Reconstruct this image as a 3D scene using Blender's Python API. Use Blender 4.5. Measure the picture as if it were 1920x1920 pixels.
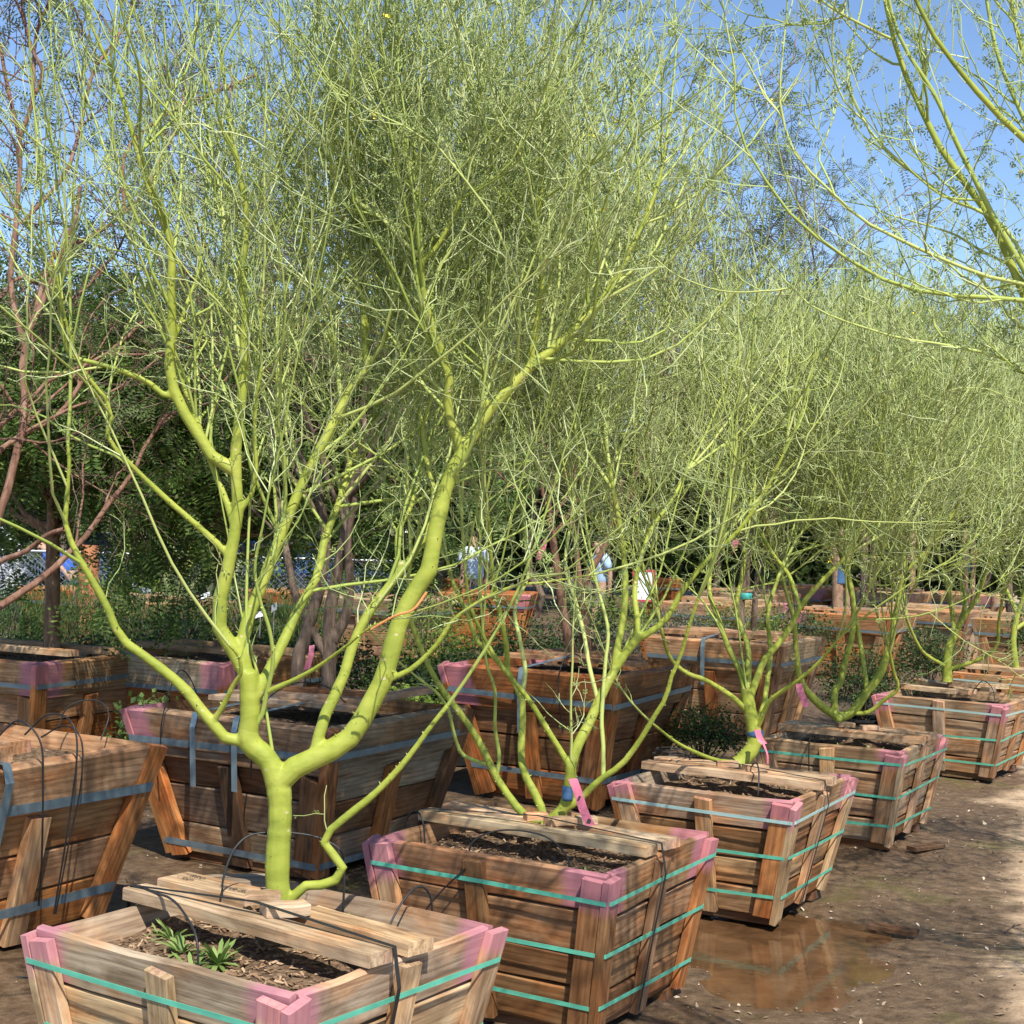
import bpy, math, random
import numpy as np
from mathutils import Vector, Matrix

# ------------------------------------------------------------------ scene, camera, light
for o in list(bpy.data.objects):
    bpy.data.objects.remove(o)
scene = bpy.context.scene
C = scene.collection

F_PX, CAM_H, PITCH, ROLL = 2799.0, 1.740, math.radians(0.588), math.radians(1.886)
cam_d = bpy.data.cameras.new('camera')
cam_d.sensor_fit = 'HORIZONTAL'
cam_d.sensor_width = 36.0
cam_d.lens = 36.0 * F_PX / 1920.0
cam_d.clip_start = 0.05
cam_d.clip_end = 900
cam = bpy.data.objects.new('camera', cam_d)
C.objects.link(cam)
CAM_M = Matrix.Rotation(math.pi / 2 + PITCH, 4, 'X') @ Matrix.Rotation(ROLL, 4, 'Z')
CAM_M.translation = (0, 0, CAM_H)
cam.matrix_world = CAM_M
scene.camera = cam

SUN_EL = math.radians(52)
SUN_AZ = math.radians(164)            # clockwise from +Y: behind the camera, a little to the right
world = bpy.data.worlds.new('World')
scene.world = world
world.use_nodes = True
wn = world.node_tree
bg = wn.nodes['Background']
sky = wn.nodes.new('ShaderNodeTexSky')
sky.sky_type = 'NISHITA'
sky.sun_disc = False
sky.sun_elevation = SUN_EL
sky.sun_rotation = SUN_AZ
sky.altitude = 1800
sky.air_density = 1.0
sky.dust_density = 0.0
sky.ozone_density = 3.0
wn.links.new(sky.outputs[0], bg.inputs[0])
bg.inputs[1].default_value = 0.145

sun_d = bpy.data.lights.new('sun', 'SUN')
sun_d.energy = 5.0
sun_d.angle = math.radians(0.53)
sun_d.color = (1.0, 0.95, 0.86)
sun = bpy.data.objects.new('sun', sun_d)
C.objects.link(sun)
to_sun = Vector((math.sin(SUN_AZ) * math.cos(SUN_EL), math.cos(SUN_AZ) * math.cos(SUN_EL), math.sin(SUN_EL)))
sun.rotation_euler = to_sun.to_track_quat('Z', 'Y').to_euler()
sun.location = (3, -6, 9)

scene.view_settings.view_transform = 'Standard'
scene.view_settings.look = 'None'
scene.view_settings.exposure = 0.50
scene.view_settings.gamma = 1.0
scene.view_settings.use_curve_mapping = False
scene.render.engine = 'CYCLES'

rng = np.random.default_rng(7)
random.seed(7)

# ------------------------------------------------------------------ helpers
CAM_R = np.array(CAM_M.to_3x3())
def W(px, py, Y):
    """world point seen at pixel (px,py) of the 1920 photograph, standing Y metres down the view"""
    d = CAM_R @ np.array([(px - 960) / F_PX, (960 - py) / F_PX, -1.0])
    s = Y / d[1]
    return np.array([d[0] * s, d[1] * s, CAM_H + d[2] * s])

def tag(o, label=None, cat=None, group=None, kind=None):
    if label: o['label'] = label
    if cat: o['category'] = cat
    if group: o['group'] = group
    if kind: o['kind'] = kind
    return o

def empty(name, loc=(0, 0, 0), rz=0.0):
    o = bpy.data.objects.new(name, None)
    o.empty_display_size = 0.1
    C.objects.link(o)
    o.location = loc
    o.rotation_euler = (0, 0, rz)
    return o

def link(name, me, mat, parent=None, M=None):
    if mat is not None and not me.materials:
        me.materials.append(mat)
    o = bpy.data.objects.new(name, me)
    C.objects.link(o)
    if parent is not None: o.parent = parent
    if M is not None: o.matrix_basis = M
    return o

def mesh_py(name, verts, faces, smooth=False):
    me = bpy.data.meshes.new(name)
    me.from_pydata([tuple(map(float, v)) for v in verts], [], [tuple(map(int, f)) for f in faces])
    me.update()
    if smooth: me.polygons.foreach_set('use_smooth', [True] * len(me.polygons))
    return me

def mesh_np(name, verts, faces, smooth=True):
    """verts (N,3); faces (M,k) all the same k"""
    verts = np.asarray(verts, np.float32); faces = np.asarray(faces, np.int32)
    me = bpy.data.meshes.new(name)
    m, k = faces.shape
    me.vertices.add(len(verts)); me.vertices.foreach_set('co', verts.ravel())
    me.loops.add(m * k); me.loops.foreach_set('vertex_index', faces.ravel())
    me.polygons.add(m)
    me.polygons.foreach_set('loop_start', np.arange(0, m * k, k, dtype=np.int32))
    me.polygons.foreach_set('use_smooth', np.full(m, smooth))
    me.update(calc_edges=True)
    return me

def unit(v):
    v = np.asarray(v, float)
    return v / np.maximum(np.linalg.norm(v, axis=-1, keepdims=True), 1e-9)

def tubes(P, R, sides=4):
    """P (N,K,3) polylines, R (N,K) radii -> verts, quad faces"""
    P = np.asarray(P, float); R = np.asarray(R, float)
    N, K, _ = P.shape
    T = unit(np.gradient(P, axis=1))
    mean = unit(P[:, -1] - P[:, 0] + 1e-9)
    ref = np.where(np.abs(mean[:, 2:3]) > 0.75, np.array([[1.0, 0.17, 0]]), np.array([[0, 0.2, 1.0]]))
    U = unit(np.cross(T, ref[:, None, :]))
    V = np.cross(T, U)
    a = np.linspace(0, 2 * np.pi, sides, endpoint=False)
    ring = U[:, :, None, :] * np.cos(a)[None, None, :, None] + V[:, :, None, :] * np.sin(a)[None, None, :, None]
    verts = (P[:, :, None, :] + ring * R[:, :, None, None]).reshape(-1, 3)
    i = np.arange(N)[:, None, None] * K * sides
    k = np.arange(K - 1)[None, :, None] * sides
    s = np.arange(sides)[None, None, :]
    s2 = (s + 1) % sides
    f = np.stack([i + k + s, i + k + s2, i + k + sides + s2, i + k + sides + s], -1).reshape(-1, 4)
    return verts, f

def merge(parts):
    vs, fs, n = [], [], 0
    for v, f in parts:
        vs.append(v); fs.append(np.asarray(f) + n); n += len(v)
    return np.concatenate(vs), np.concatenate(fs)

def resample(pts, K, smooth=True):
    """Catmull-Rom through pts, K points evenly spaced"""
    p = np.asarray(pts, float)
    if len(p) == 2: smooth = False
    if smooth:
        q = np.vstack([2 * p[0] - p[1], p, 2 * p[-1] - p[-2]])
        out = []
        for i in range(len(p) - 1):
            t = np.linspace(0, 1, 8, endpoint=False)[:, None]
            a, b, c, d = q[i], q[i + 1], q[i + 2], q[i + 3]
            out.append(.5 * (2 * b + (c - a) * t + (2 * a - 5 * b + 4 * c - d) * t ** 2 + (3 * b - a - 3 * c + d) * t ** 3))
        p = np.vstack(out + [p[-1:]])
    s = np.r_[0, np.cumsum(np.linalg.norm(np.diff(p[:, :3], axis=0), axis=1))]
    t = np.linspace(0, s[-1], K)
    return np.stack([np.interp(t, s, p[:, j]) for j in range(p.shape[1])], 1)

def tube_obj(name, pts, r, mat, parent=None, sides=6, K=24):
    p = resample(pts, K)
    v, f = tubes(p[None], np.full((1, K), r), sides)
    return link(name, mesh_np(name, v, f), mat, parent)

def scatter(tv, tf, pos, rot, scale):
    """copy template verts tv/faces tf to every pos with rotation matrices rot (N,3,3) and scale (N,)"""
    v = np.einsum('nij,kj->nki', rot, tv) * np.asarray(scale)[:, None, None] + pos[:, None, :]
    n, k = len(pos), len(tv)
    f = (tf[None] + (np.arange(n) * k)[:, None, None]).reshape(-1, tf.shape[1])
    return v.reshape(-1, 3), f

def rand_rot(n, r, tilt=None):
    """random rotations; tilt=None fully random, else local Z within tilt radians of up"""
    if tilt is None:
        z = unit(r.normal(size=(n, 3)))
    else:
        t = np.abs(r.normal(0, tilt, n)); a = r.uniform(0, 2 * np.pi, n)
        z = np.stack([np.sin(t) * np.cos(a), np.sin(t) * np.sin(a), np.cos(t)], 1)
    return frame_from_z(z, r)

def frame_from_z(z, r):
    x = unit(np.cross(z, unit(r.normal(size=z.shape))))
    y = np.cross(z, x)
    return np.stack([x, y, z], -1)

# ------------------------------------------------------------------ materials
def nt(mat):
    mat.use_nodes = True
    t = mat.node_tree
    return t, t.nodes['Principled BSDF'], t.nodes, t.links

def setin(node, name, val):
    if name in node.inputs: node.inputs[name].default_value = val

def ramp(nodes, stops):
    n = nodes.new('ShaderNodeValToRGB')
    e = n.color_ramp.elements
    while len(e) < len(stops): e.new(0.5)
    for el, (p, c) in zip(e, stops):
        el.position = p
        el.color = (*c, 1) if len(c) == 3 else c
    return n

def mixc(nodes, links, fac, a, b, mode='MIX'):
    n = nodes.new('ShaderNodeMix'); n.data_type = 'RGBA'; n.blend_type = mode
    for idx, v in ((0, fac), (6, a), (7, b)):
        if isinstance(v, bpy.types.NodeSocket): links.new(v, n.inputs[idx])
        elif idx == 0: n.inputs[0].default_value = v
        else: n.inputs[idx].default_value = (*v, 1)
    return n.outputs[2]

def mathn(nodes, links, op, a, b=None, clamp=False):
    n = nodes.new('ShaderNodeMath'); n.operation = op; n.use_clamp = clamp
    for i, v in ((0, a), (1, b)):
        if v is None: continue
        if isinstance(v, bpy.types.NodeSocket): links.new(v, n.inputs[i])
        else: n.inputs[i].default_value = v
    return n.outputs[0]

def noise(nodes, links, vec, scale, detail=4, rough=.55, dist=0.0):
    n = nodes.new('ShaderNodeTexNoise')
    n.inputs['Scale'].default_value = scale
    n.inputs['Detail'].default_value = detail
    n.inputs['Roughness'].default_value = rough
    n.inputs['Distortion'].default_value = dist
    if vec is not None: links.new(vec, n.inputs['Vector'])
    return n.outputs['Fac']

def mapping(nodes, links, vec, scale=(1, 1, 1), loc=None):
    n = nodes.new('ShaderNodeMapping')
    n.inputs['Scale'].default_value = scale
    links.new(vec, n.inputs['Vector'])
    if loc is not None: links.new(loc, n.inputs['Location'])
    return n.outputs[0]

def bump(nodes, links, h, strength, dist, bsdf):
    b = nodes.new('ShaderNodeBump')
    b.inputs['Strength'].default_value = strength
    b.inputs['Distance'].default_value = dist
    links.new(h, b.inputs['Height'])
    links.new(b.outputs[0], bsdf.inputs['Normal'])

def wood_material():
    """weathered lumber; board colour in attribute woodcol, sprayed paint reach in attribute paint"""
    m = bpy.data.materials.new('weathered_lumber')
    t, bs, N, L = nt(m)
    tc = N.new('ShaderNodeTexCoord'); oi = N.new('ShaderNodeObjectInfo')
    off = mathn(N, L, 'MULTIPLY', oi.outputs['Random'], 47.0)
    cx = N.new('ShaderNodeCombineXYZ')
    L.new(off, cx.inputs[0]); L.new(off, cx.inputs[1]); L.new(off, cx.inputs[2])
    v = mapping(N, L, tc.outputs['Object'], (1, 1, 1), cx.outputs[0])
    long_v = mapping(N, L, v, (1.6, 30, 30))
    grain = noise(N, L, long_v, 3.2, 6, .6, .5)
    ring_v = mapping(N, L, v, (0.8, 4.2, 4.2))
    ring = N.new('ShaderNodeTexWave'); ring.wave_type = 'BANDS'; ring.bands_direction = 'Y'
    ring.inputs['Scale'].default_value = 2.6; ring.inputs['Distortion'].default_value = 11.0
    ring.inputs['Detail'].default_value = 2.0; ring.inputs['Detail Scale'].default_value = 0.55
    L.new(ring_v, ring.inputs['Vector'])
    stain = noise(N, L, mapping(N, L, v, (2.2, 5, 5)), 1.6, 5, .62, .8)
    stain_r = ramp(N, [(0.40, (0, 0, 0)), (0.62, (1, 1, 1))]); L.new(stain, stain_r.inputs[0])
    blot = noise(N, L, mapping(N, L, v, (1.2, 2.5, 2.5)), 3.3, 3, .5)
    blot_r = ramp(N, [(0.50, (0, 0, 0)), (0.64, (1, 1, 1))]); L.new(blot, blot_r.inputs[0])
    at = N.new('ShaderNodeAttribute'); at.attribute_name = 'woodcol'
    base = at.outputs['Color']
    g = ramp(N, [(0.30, (.60, .54, .49)), (0.5, (1.0, .98, .96)), (0.72, (1.18, 1.16, 1.12))]); L.new(grain, g.inputs[0])
    c1 = mixc(N, L, 1.0, base, g.outputs[0], 'MULTIPLY')
    w = ramp(N, [(0.0, (.62, .54, .46)), (0.42, (1, 1, 1)), (1.0, (1.1, 1.08, 1.04))]); L.new(ring.outputs['Fac'], w.inputs[0])
    c2 = mixc(N, L, .5, c1, mixc(N, L, 1.0, c1, w.outputs[0], 'MULTIPLY'))
    dk = mixc(N, L, 1.0, c2, (.40, .33, .28), 'MULTIPLY')
    c3 = mixc(N, L, mathn(N, L, 'MULTIPLY', stain_r.outputs[0], .72), c2, dk)
    orange = mixc(N, L, 1.0, c3, (1.35, .92, .60), 'MULTIPLY')
    c4 = mixc(N, L, mathn(N, L, 'MULTIPLY', blot_r.outputs[0], .55), c3, orange)
    # knots
    vor = N.new('ShaderNodeTexVoronoi'); vor.feature = 'F1'
    L.new(mapping(N, L, v, (3.1, 7.5, 7.5)), vor.inputs['Vector']); vor.inputs['Scale'].default_value = 1.0
    kr = ramp(N, [(0.05, (1, 1, 1)), (0.13, (0, 0, 0))]); L.new(vor.outputs['Distance'], kr.inputs[0])
    c5 = mixc(N, L, mathn(N, L, 'MULTIPLY', kr.outputs[0], .7), c4, (.10, .05, .025))
    # paint
    ap = N.new('ShaderNodeAttribute'); ap.attribute_name = 'paint'
    pn = noise(N, L, v, 16.0, 3, .6)
    pe = mathn(N, L, 'MULTIPLY', mathn(N, L, 'SUBTRACT', pn, .5), .07)
    pf = mathn(N, L, 'ADD', ap.outputs['Fac'], pe)
    pm = mathn(N, L, 'DIVIDE', pf, .045, True)
    pk = mixc(N, L, mathn(N, L, 'MULTIPLY', grain, .5), (.50, .215, .285), (.37, .18, .215))
    pk2 = mixc(N, L, .55, pk, mixc(N, L, 1.0, mixc(N, L, .35, c5, (.75, .68, .62)), (.96, .47, .64), 'MULTIPLY'))
    c6 = mixc(N, L, mathn(N, L, 'MULTIPLY', pm, .85), c5, pk2)
    L.new(c6, bs.inputs['Base Color'])
    rr = ramp(N, [(0.3, (.78,) * 3), (0.7, (.62,) * 3)]); L.new(stain, rr.inputs[0])
    L.new(rr.outputs[0], bs.inputs['Roughness'])
    setin(bs, 'Specular IOR Level', .25)
    h = mathn(N, L, 'ADD', grain, mathn(N, L, 'MULTIPLY', ring.outputs['Fac'], .2))
    bump(N, L, h, .4, .003, bs)
    return m

def plain(name, col, rough=.6, metal=0.0, var=.18, scale=30.0, spec=.4, bmp=0.0):
    m = bpy.data.materials.new(name)
    t, bs, N, L = nt(m)
    tc = N.new('ShaderNodeTexCoord')
    n = noise(N, L, tc.outputs['Object'], scale, 5, .6)
    r = ramp(N, [(0.3, tuple(c * (1 - var) for c in col)), (0.7, tuple(min(1, c * (1 + var)) for c in col))])
    L.new(n, r.inputs[0]); L.new(r.outputs[0], bs.inputs['Base Color'])
    bs.inputs['Roughness'].default_value = rough
    bs.inputs['Metallic'].default_value = metal
    setin(bs, 'Specular IOR Level', spec)
    if bmp: bump(N, L, n, .5, bmp, bs)
    return m

def foliage(name, c0, c1, c2, trans=.35, rough=.55, spec=.3):
    """leaf or twig colour varied by mesh island"""
    m = bpy.data.materials.new(name)
    t, bs, N, L = nt(m)
    ge = N.new('ShaderNodeNewGeometry')
    r = ramp(N, [(0.0, c0), (0.5, c1), (1.0, c2)])
    L.new(ge.outputs['Random Per Island'], r.inputs[0])
    L.new(r.outputs[0], bs.inputs['Base Color'])
    bs.inputs['Roughness'].default_value = rough
    setin(bs, 'Specular IOR Level', spec)
    if trans:
        out = [n for n in N if n.type == 'OUTPUT_MATERIAL'][0]
        tr = N.new('ShaderNodeBsdfTranslucent'); L.new(r.outputs[0], tr.inputs[0])
        mx = N.new('ShaderNodeMixShader'); mx.inputs[0].default_value = trans
        L.new(bs.outputs[0], mx.inputs[1]); L.new(tr.outputs[0], mx.inputs[2])
        L.new(mx.outputs[0], out.inputs[0])
    return m

def palo_bark():
    m = bpy.data.materials.new('palo_verde_bark')
    t, bs, N, L = nt(m)
    tc = N.new('ShaderNodeTexCoord')
    v = tc.outputs['Object']
    big = noise(N, L, v, 6.0, 4, .6)
    r = ramp(N, [(0.28, (.200, .245, .034)), (0.50, (.310, .350, .050)), (0.75, (.405, .425, .085))]); L.new(big, r.inputs[0])
    band = noise(N, L, mapping(N, L, v, (9, 9, 26)), 1.0, 5, .65, 1.2)
    br = ramp(N, [(0.34, (.80, .84, .8)), (0.5, (1, 1, 1)), (0.68, (1.12, 1.10, 1.15))]); L.new(band, br.inputs[0])
    c1 = mixc(N, L, .8, r.outputs[0], mixc(N, L, 1.0, r.outputs[0], br.outputs[0], 'MULTIPLY'))
    vor = N.new('ShaderNodeTexVoronoi'); L.new(mapping(N, L, v, (20, 20, 34)), vor.inputs['Vector']); vor.inputs['Scale'].default_value = 1.0
    sel = noise(N, L, v, 9.0, 1, .5)
    sp = ramp(N, [(0.10, (1, 1, 1)), (0.17, (0, 0, 0))]); L.new(vor.outputs['Distance'], sp.inputs[0])
    ss = ramp(N, [(0.50, (0, 0, 0)), (0.56, (1, 1, 1))]); L.new(sel, ss.inputs[0])
    c2 = mixc(N, L, mathn(N, L, 'MULTIPLY', sp.outputs[0], ss.outputs[0]), c1, (.50, .42, .22))
    fine = noise(N, L, mapping(N, L, v, (60, 60, 25)), 2.0, 3, .6)
    fr = ramp(N, [(0.66, (0, 0, 0)), (0.74, (1, 1, 1))]); L.new(fine, fr.inputs[0])
    c3 = mixc(N, L, mathn(N, L, 'MULTIPLY', fr.outputs[0], .5), c2, (.10, .12, .02))
    L.new(c3, bs.inputs['Base Color'])
    bs.inputs['Roughness'].default_value = .55
    setin(bs, 'Specular IOR Level', .3)
    h = mathn(N, L, 'ADD', mathn(N, L, 'MULTIPLY', band, .6), mathn(N, L, 'MULTIPLY', fine, .3))
    bump(N, L, h, .35, .004, bs)
    return m

def bark(name, c0, c1, sc=1.0, depth=.012):
    m = bpy.data.materials.new(name)
    t, bs, N, L = nt(m)
    tc = N.new('ShaderNodeTexCoord')
    v = mapping(N, L, tc.outputs['Object'], (34 * sc, 34 * sc, 9 * sc))
    n = noise(N, L, v, 1.0, 6, .65, .6)
    r = ramp(N, [(0.3, tuple(c * .45 for c in c0)), (0.5, c0), (0.75, c1)])
    L.new(n, r.inputs[0]); L.new(r.outputs[0], bs.inputs['Base Color'])
    bs.inputs['Roughness'].default_value = .9
    setin(bs, 'Specular IOR Level', .15)
    bump(N, L, n, .8, depth, bs)
    return m

def ground_material():
    m = bpy.data.materials.new('muddy_ground')
    t, bs, N, L = nt(m)
    ge = N.new('ShaderNodeNewGeometry')
    v = ge.outputs['Position']
    a = noise(N, L, v, .9, 6, .6, .4)
    b = noise(N, L, v, 14.0, 6, .68)
    c = noise(N, L, v, 70.0, 4, .7)
    # dry sand on the track at the right (a path of bare pale soil)
    sep = N.new('ShaderNodeSeparateXYZ'); L.new(v, sep.inputs[0])
    d = mathn(N, L, 'SUBTRACT', sep.outputs[0], mathn(N, L, 'MULTIPLY', sep.outputs[1], .33))
    dd = mathn(N, L, 'ADD', d, mathn(N, L, 'MULTIPLY', mathn(N, L, 'SUBTRACT', a, .5), 2.0))
    dry = mathn(N, L, 'MULTIPLY', mathn(N, L, 'SUBTRACT', dd, .0), 4.0, True)
    mud = ramp(N, [(0.30, (.060, .038, .022)), (0.50, (.130, .083, .048)), (0.72, (.215, .148, .092))]); L.new(b, mud.inputs[0])
    sand = ramp(N, [(0.30, (.36, .245, .150)), (0.55, (.52, .375, .24)), (0.8, (.60, .45, .31))]); L.new(b, sand.inputs[0])
    col = mixc(N, L, dry, mud.outputs[0], sand.outputs[0])
    sp = ramp(N, [(0.63, (0, 0, 0)), (0.70, (1, 1, 1))]); L.new(c, sp.inputs[0])
    col = mixc(N, L, mathn(N, L, 'MULTIPLY', sp.outputs[0], .45), col, (.34, .26, .19))
    ms = noise(N, L, v, 1.7, 4, .6, .2)
    mr = ramp(N, [(0.57, (0, 0, 0)), (0.70, (1, 1, 1))]); L.new(ms, mr.inputs[0])
    col = mixc(N, L, mathn(N, L, 'MULTIPLY', mr.outputs[0], .5), col, (.105, .115, .020))
    L.new(col, bs.inputs['Base Color'])
    wet = ramp(N, [(0.40, (.34,) * 3), (0.62, (.85,) * 3)]); L.new(a, wet.inputs[0])
    farm = mathn(N, L, 'MULTIPLY', mathn(N, L, 'SUBTRACT', sep.outputs[1], 9.0), .25, True)
    ro = mixc(N, L, mathn(N, L, 'MAXIMUM', dry, farm), wet.outputs[0], (.95, .95, .95))
    L.new(ro, bs.inputs['Roughness'])
    setin(bs, 'Specular IOR Level', .35)
    h = mathn(N, L, 'ADD', b, mathn(N, L, 'MULTIPLY', c, .35))
    bump(N, L, h, .8, .022, bs)
    return m

def water_material():
    m = bpy.data.materials.new('muddy_water')
    t, bs, N, L = nt(m)
    ge = N.new('ShaderNodeNewGeometry')
    n = noise(N, L, ge.outputs['Position'], 5.0, 5, .6, .4)
    r = ramp(N, [(0.35, (.070, .036, .016)), (0.55, (.120, .062, .028)), (0.75, (.165, .100, .052))])
    L.new(n, r.inputs[0]); L.new(r.outputs[0], bs.inputs['Base Color'])
    bs.inputs['Roughness'].default_value = .07
    setin(bs, 'Specular IOR Level', .5)
    w = noise(N, L, ge.outputs['Position'], 24.0, 3, .5)
    bump(N, L, w, .12, .006, bs)
    return m

def soil_material():
    m = bpy.data.materials.new('planter_soil')
    t, bs, N, L = nt(m)
    ge = N.new('ShaderNodeNewGeometry')
    n = noise(N, L, ge.outputs['Position'], 42.0, 6, .7)
    r = ramp(N, [(0.32, (.045, .028, .017)), (0.5, (.17, .11, .066)), (0.7, (.36, .25, .16))])
    L.new(n, r.inputs[0]); L.new(r.outputs[0], bs.inputs['Base Color'])
    bs.inputs['Roughness'].default_value = .95
    setin(bs, 'Specular IOR Level', .1)
    bump(N, L, n, .9, .015, bs)
    return m

M_WOOD = wood_material()
M_PALO = palo_bark()
M_TWIG = foliage('palo_twig', (.255, .325, .105), (.375, .44, .165), (.54, .58, .30), 0, .6)
M_BOUGH = foliage('palo_bough', (.285, .355, .070), (.365, .43, .10), (.47, .515, .17), 0, .55)
M_PLEAF = foliage('palo_leaflet', (.17, .235, .055), (.27, .345, .095), (.40, .465, .17), .35)
M_FLOWER = plain('yellow_petal', (.85, .68, .03), .5)
M_MBARK = bark('mesquite_bark', (.16, .115, .085), (.30, .225, .17))
M_RBARK = bark('rough_brown_bark', (.22, .135, .080), (.42, .29, .19), .8, .02)
M_BRBARK = bark('red_brown_bark', (.23, .125, .085), (.38, .25, .185))
M_MTWIG = foliage('mesquite_twig', (.11, .075, .05), (.17, .12, .085), (.24, .18, .13), 0, .8)
M_MLEAF = foliage('mesquite_leaf', (.065, .10, .035), (.115, .16, .055), (.20, .245, .095), .35)
M_FLEAF = foliage('fern_leaf', (.050, .105, .022), (.115, .195, .040), (.25, .34, .085), .35)
M_BLEAF = foliage('far_leaf', (.035, .060, .016), (.065, .100, .026), (.11, .15, .042), .3)
M_SHRUB = foliage('shrub_leaf', (.030, .062, .016), (.055, .105, .026), (.10, .165, .045), .25)
M_LSHRUB = foliage('light_shrub_leaf', (.10, .17, .025), (.17, .26, .04), (.27, .36, .07), .35)
M_ROSEM = foliage('needle_leaf', (.035, .075, .018), (.065, .12, .030), (.11, .18, .05), .2)
M_WEED = foliage('weed_leaf', (.16, .25, .06), (.23, .33, .09), (.32, .42, .14), .3)
M_REDLEAF = foliage('red_brown_leaf', (.09, .045, .03), (.13, .07, .045), (.10, .10, .04), .25)
M_SAGE = foliage('grey_green_leaf', (.15, .19, .11), (.22, .27, .16), (.30, .34, .22), .3)
M_GREENSTRAP = plain('green_plastic_strap', (.13, .52, .36), .45, var=.22, scale=9)
M_PALESTRAP = plain('pale_green_strap', (.42, .62, .58), .45, var=.12, scale=9)
M_STEEL = plain('blue_grey_steel_strap', (.20, .265, .30), .42, .35, .18, 12)
M_BLACK = plain('black_tube', (.022, .022, .022), .5)
M_SOIL = soil_material()
M_CHIP = foliage('bark_chip', (.16, .09, .05), (.30, .19, .11), (.45, .32, .20), 0, .9)
M_GROUND = ground_material()
M_WATER = water_material()
M_PINK = plain('pink_ribbon', (.62, .17, .25), .5, var=.1)
M_POT = plain('black_pot', (.018, .019, .020), .45)
M_INK = plain('marker_ink', (.05, .04, .035), .8)
M_WHITE = plain('white_card', (.80, .82, .84), .6, var=.04)
M_BLUETAPE = plain('blue_tape', (.05, .12, .24), .5)
M_TEALTAPE = plain('teal_tape', (.05, .33, .30), .5)
M_ZINC = plain('galvanised_steel', (.42, .45, .47), .45, .6, .08)
M_TERRA = plain('terracotta', (.42, .17, .075), .8, var=.2, scale=14, bmp=.01)
# ------------------------------------------------------------------ ground
_lat = np.random.default_rng(3).uniform(0, 1, (256, 256))
def vnoise(x, y, s):
    x = np.asarray(x, float) * s + 71.3; y = np.asarray(y, float) * s + 33.7
    xi = np.floor(x).astype(int); yi = np.floor(y).astype(int)
    fx = x - xi; fy = y - yi
    fx = fx * fx * (3 - 2 * fx); fy = fy * fy * (3 - 2 * fy)
    g = lambda a, b: _lat[a % 256, b % 256]
    return (g(xi, yi) * (1 - fx) * (1 - fy) + g(xi + 1, yi) * fx * (1 - fy)
            + g(xi, yi + 1) * (1 - fx) * fy + g(xi + 1, yi + 1) * fx * fy) - .5

def ground_z(x, y):
    near = np.clip((26 - np.hypot(x - 1, y - 7)) / 14, 0, 1)
    z = .030 * vnoise(x, y, 1.1) + .018 * vnoise(x, y, 4.3) + .010 * vnoise(x, y, 13.0)
    pud = np.exp(-(((x - 1.16) / .42) ** 2 + ((y - 6.15) / .72) ** 2) ** 1.3)
    pud2 = np.exp(-(((x - 2.05) / .22) ** 2 + ((y - 7.05) / .42) ** 2) ** 1.3)
    return near * (z - .040 * pud - .022 * pud2)

def axis(lo, mid0, mid1, hi, step):
    a = [mid0 - .05 * (1.14 ** k - 1) / .14 * 6 for k in range(1, 60)]
    b = [mid1 + .05 * (1.14 ** k - 1) / .14 * 6 for k in range(1, 60)]
    return np.array([v for v in a[::-1] if v > lo] + list(np.arange(mid0, mid1, step)) + [v for v in b if v < hi])
gx = axis(-220, -3.0, 5.2, 220, .032)
gy = axis(-60, 3.6, 12.0, 320, .040)
X, Y = np.meshgrid(gx, gy, indexing='ij')
Z = ground_z(X, Y)
nx, ny = X.shape
idx = np.arange(nx * ny).reshape(nx, ny)
gf = np.stack([idx[:-1, :-1], idx[1:, :-1], idx[1:, 1:], idx[:-1, 1:]], -1).reshape(-1, 4)
ground = link('ground', mesh_np('ground', np.stack([X, Y, Z], -1).reshape(-1, 3), gf), M_GROUND)
tag(ground, 'muddy brown nursery yard ground with pale dry soil along the track', 'ground', kind='structure')

n = 48
a = np.linspace(0, 2 * np.pi, n, endpoint=False)
rad = 1 + .16 * np.sin(3 * a + 1) + .1 * np.sin(5 * a)
pv = np.stack([1.16 + .68 * rad * np.cos(a), 6.15 + 1.12 * rad * np.sin(a), np.full(n, -.0155)], 1)
pud = link('puddle', mesh_py('puddle', pv, [list(range(n))]), M_WATER)
tag(pud, 'shallow brown puddle beside the wooden tree boxes', 'puddle', kind='structure')

# dry leaf bits and chips lying on the wet soil
r = np.random.default_rng(11)
nb = 3400
bx = np.r_[r.uniform(.6, 4.2, nb), r.uniform(-2.6, .4, 500)]
by = np.r_[r.uniform(5.0, 12.0, nb), r.uniform(5.4, 9.0, 500)]
tv = np.array([[-1, -.35, 0], [.2, -.5, .12], [1, .1, 0], [.1, .5, .1]])
v, f = scatter(tv, np.array([[0, 1, 2, 3]]), np.stack([bx, by, ground_z(bx, by) + .005], 1), rand_rot(len(bx), r, .5), r.gamma(1.6, .0034, len(bx)) + .002)
M_LITTER = foliage('dry_litter', (.10, .065, .04), (.28, .20, .13), (.62, .50, .38), 0, .9)
tag(link('leaf_litter', mesh_np('leaf_litter', v, f, False), M_LITTER), 'pale dry leaf bits and chips scattered on the mud', 'litter', kind='stuff')

# ------------------------------------------------------------------ planter boxes
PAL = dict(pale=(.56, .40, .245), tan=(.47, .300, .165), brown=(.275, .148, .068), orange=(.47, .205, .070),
           dark=(.165, .100, .058), grey=(.45, .355, .255), rust=(.36, .145, .048), cream=(.63, .48, .31))

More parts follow.
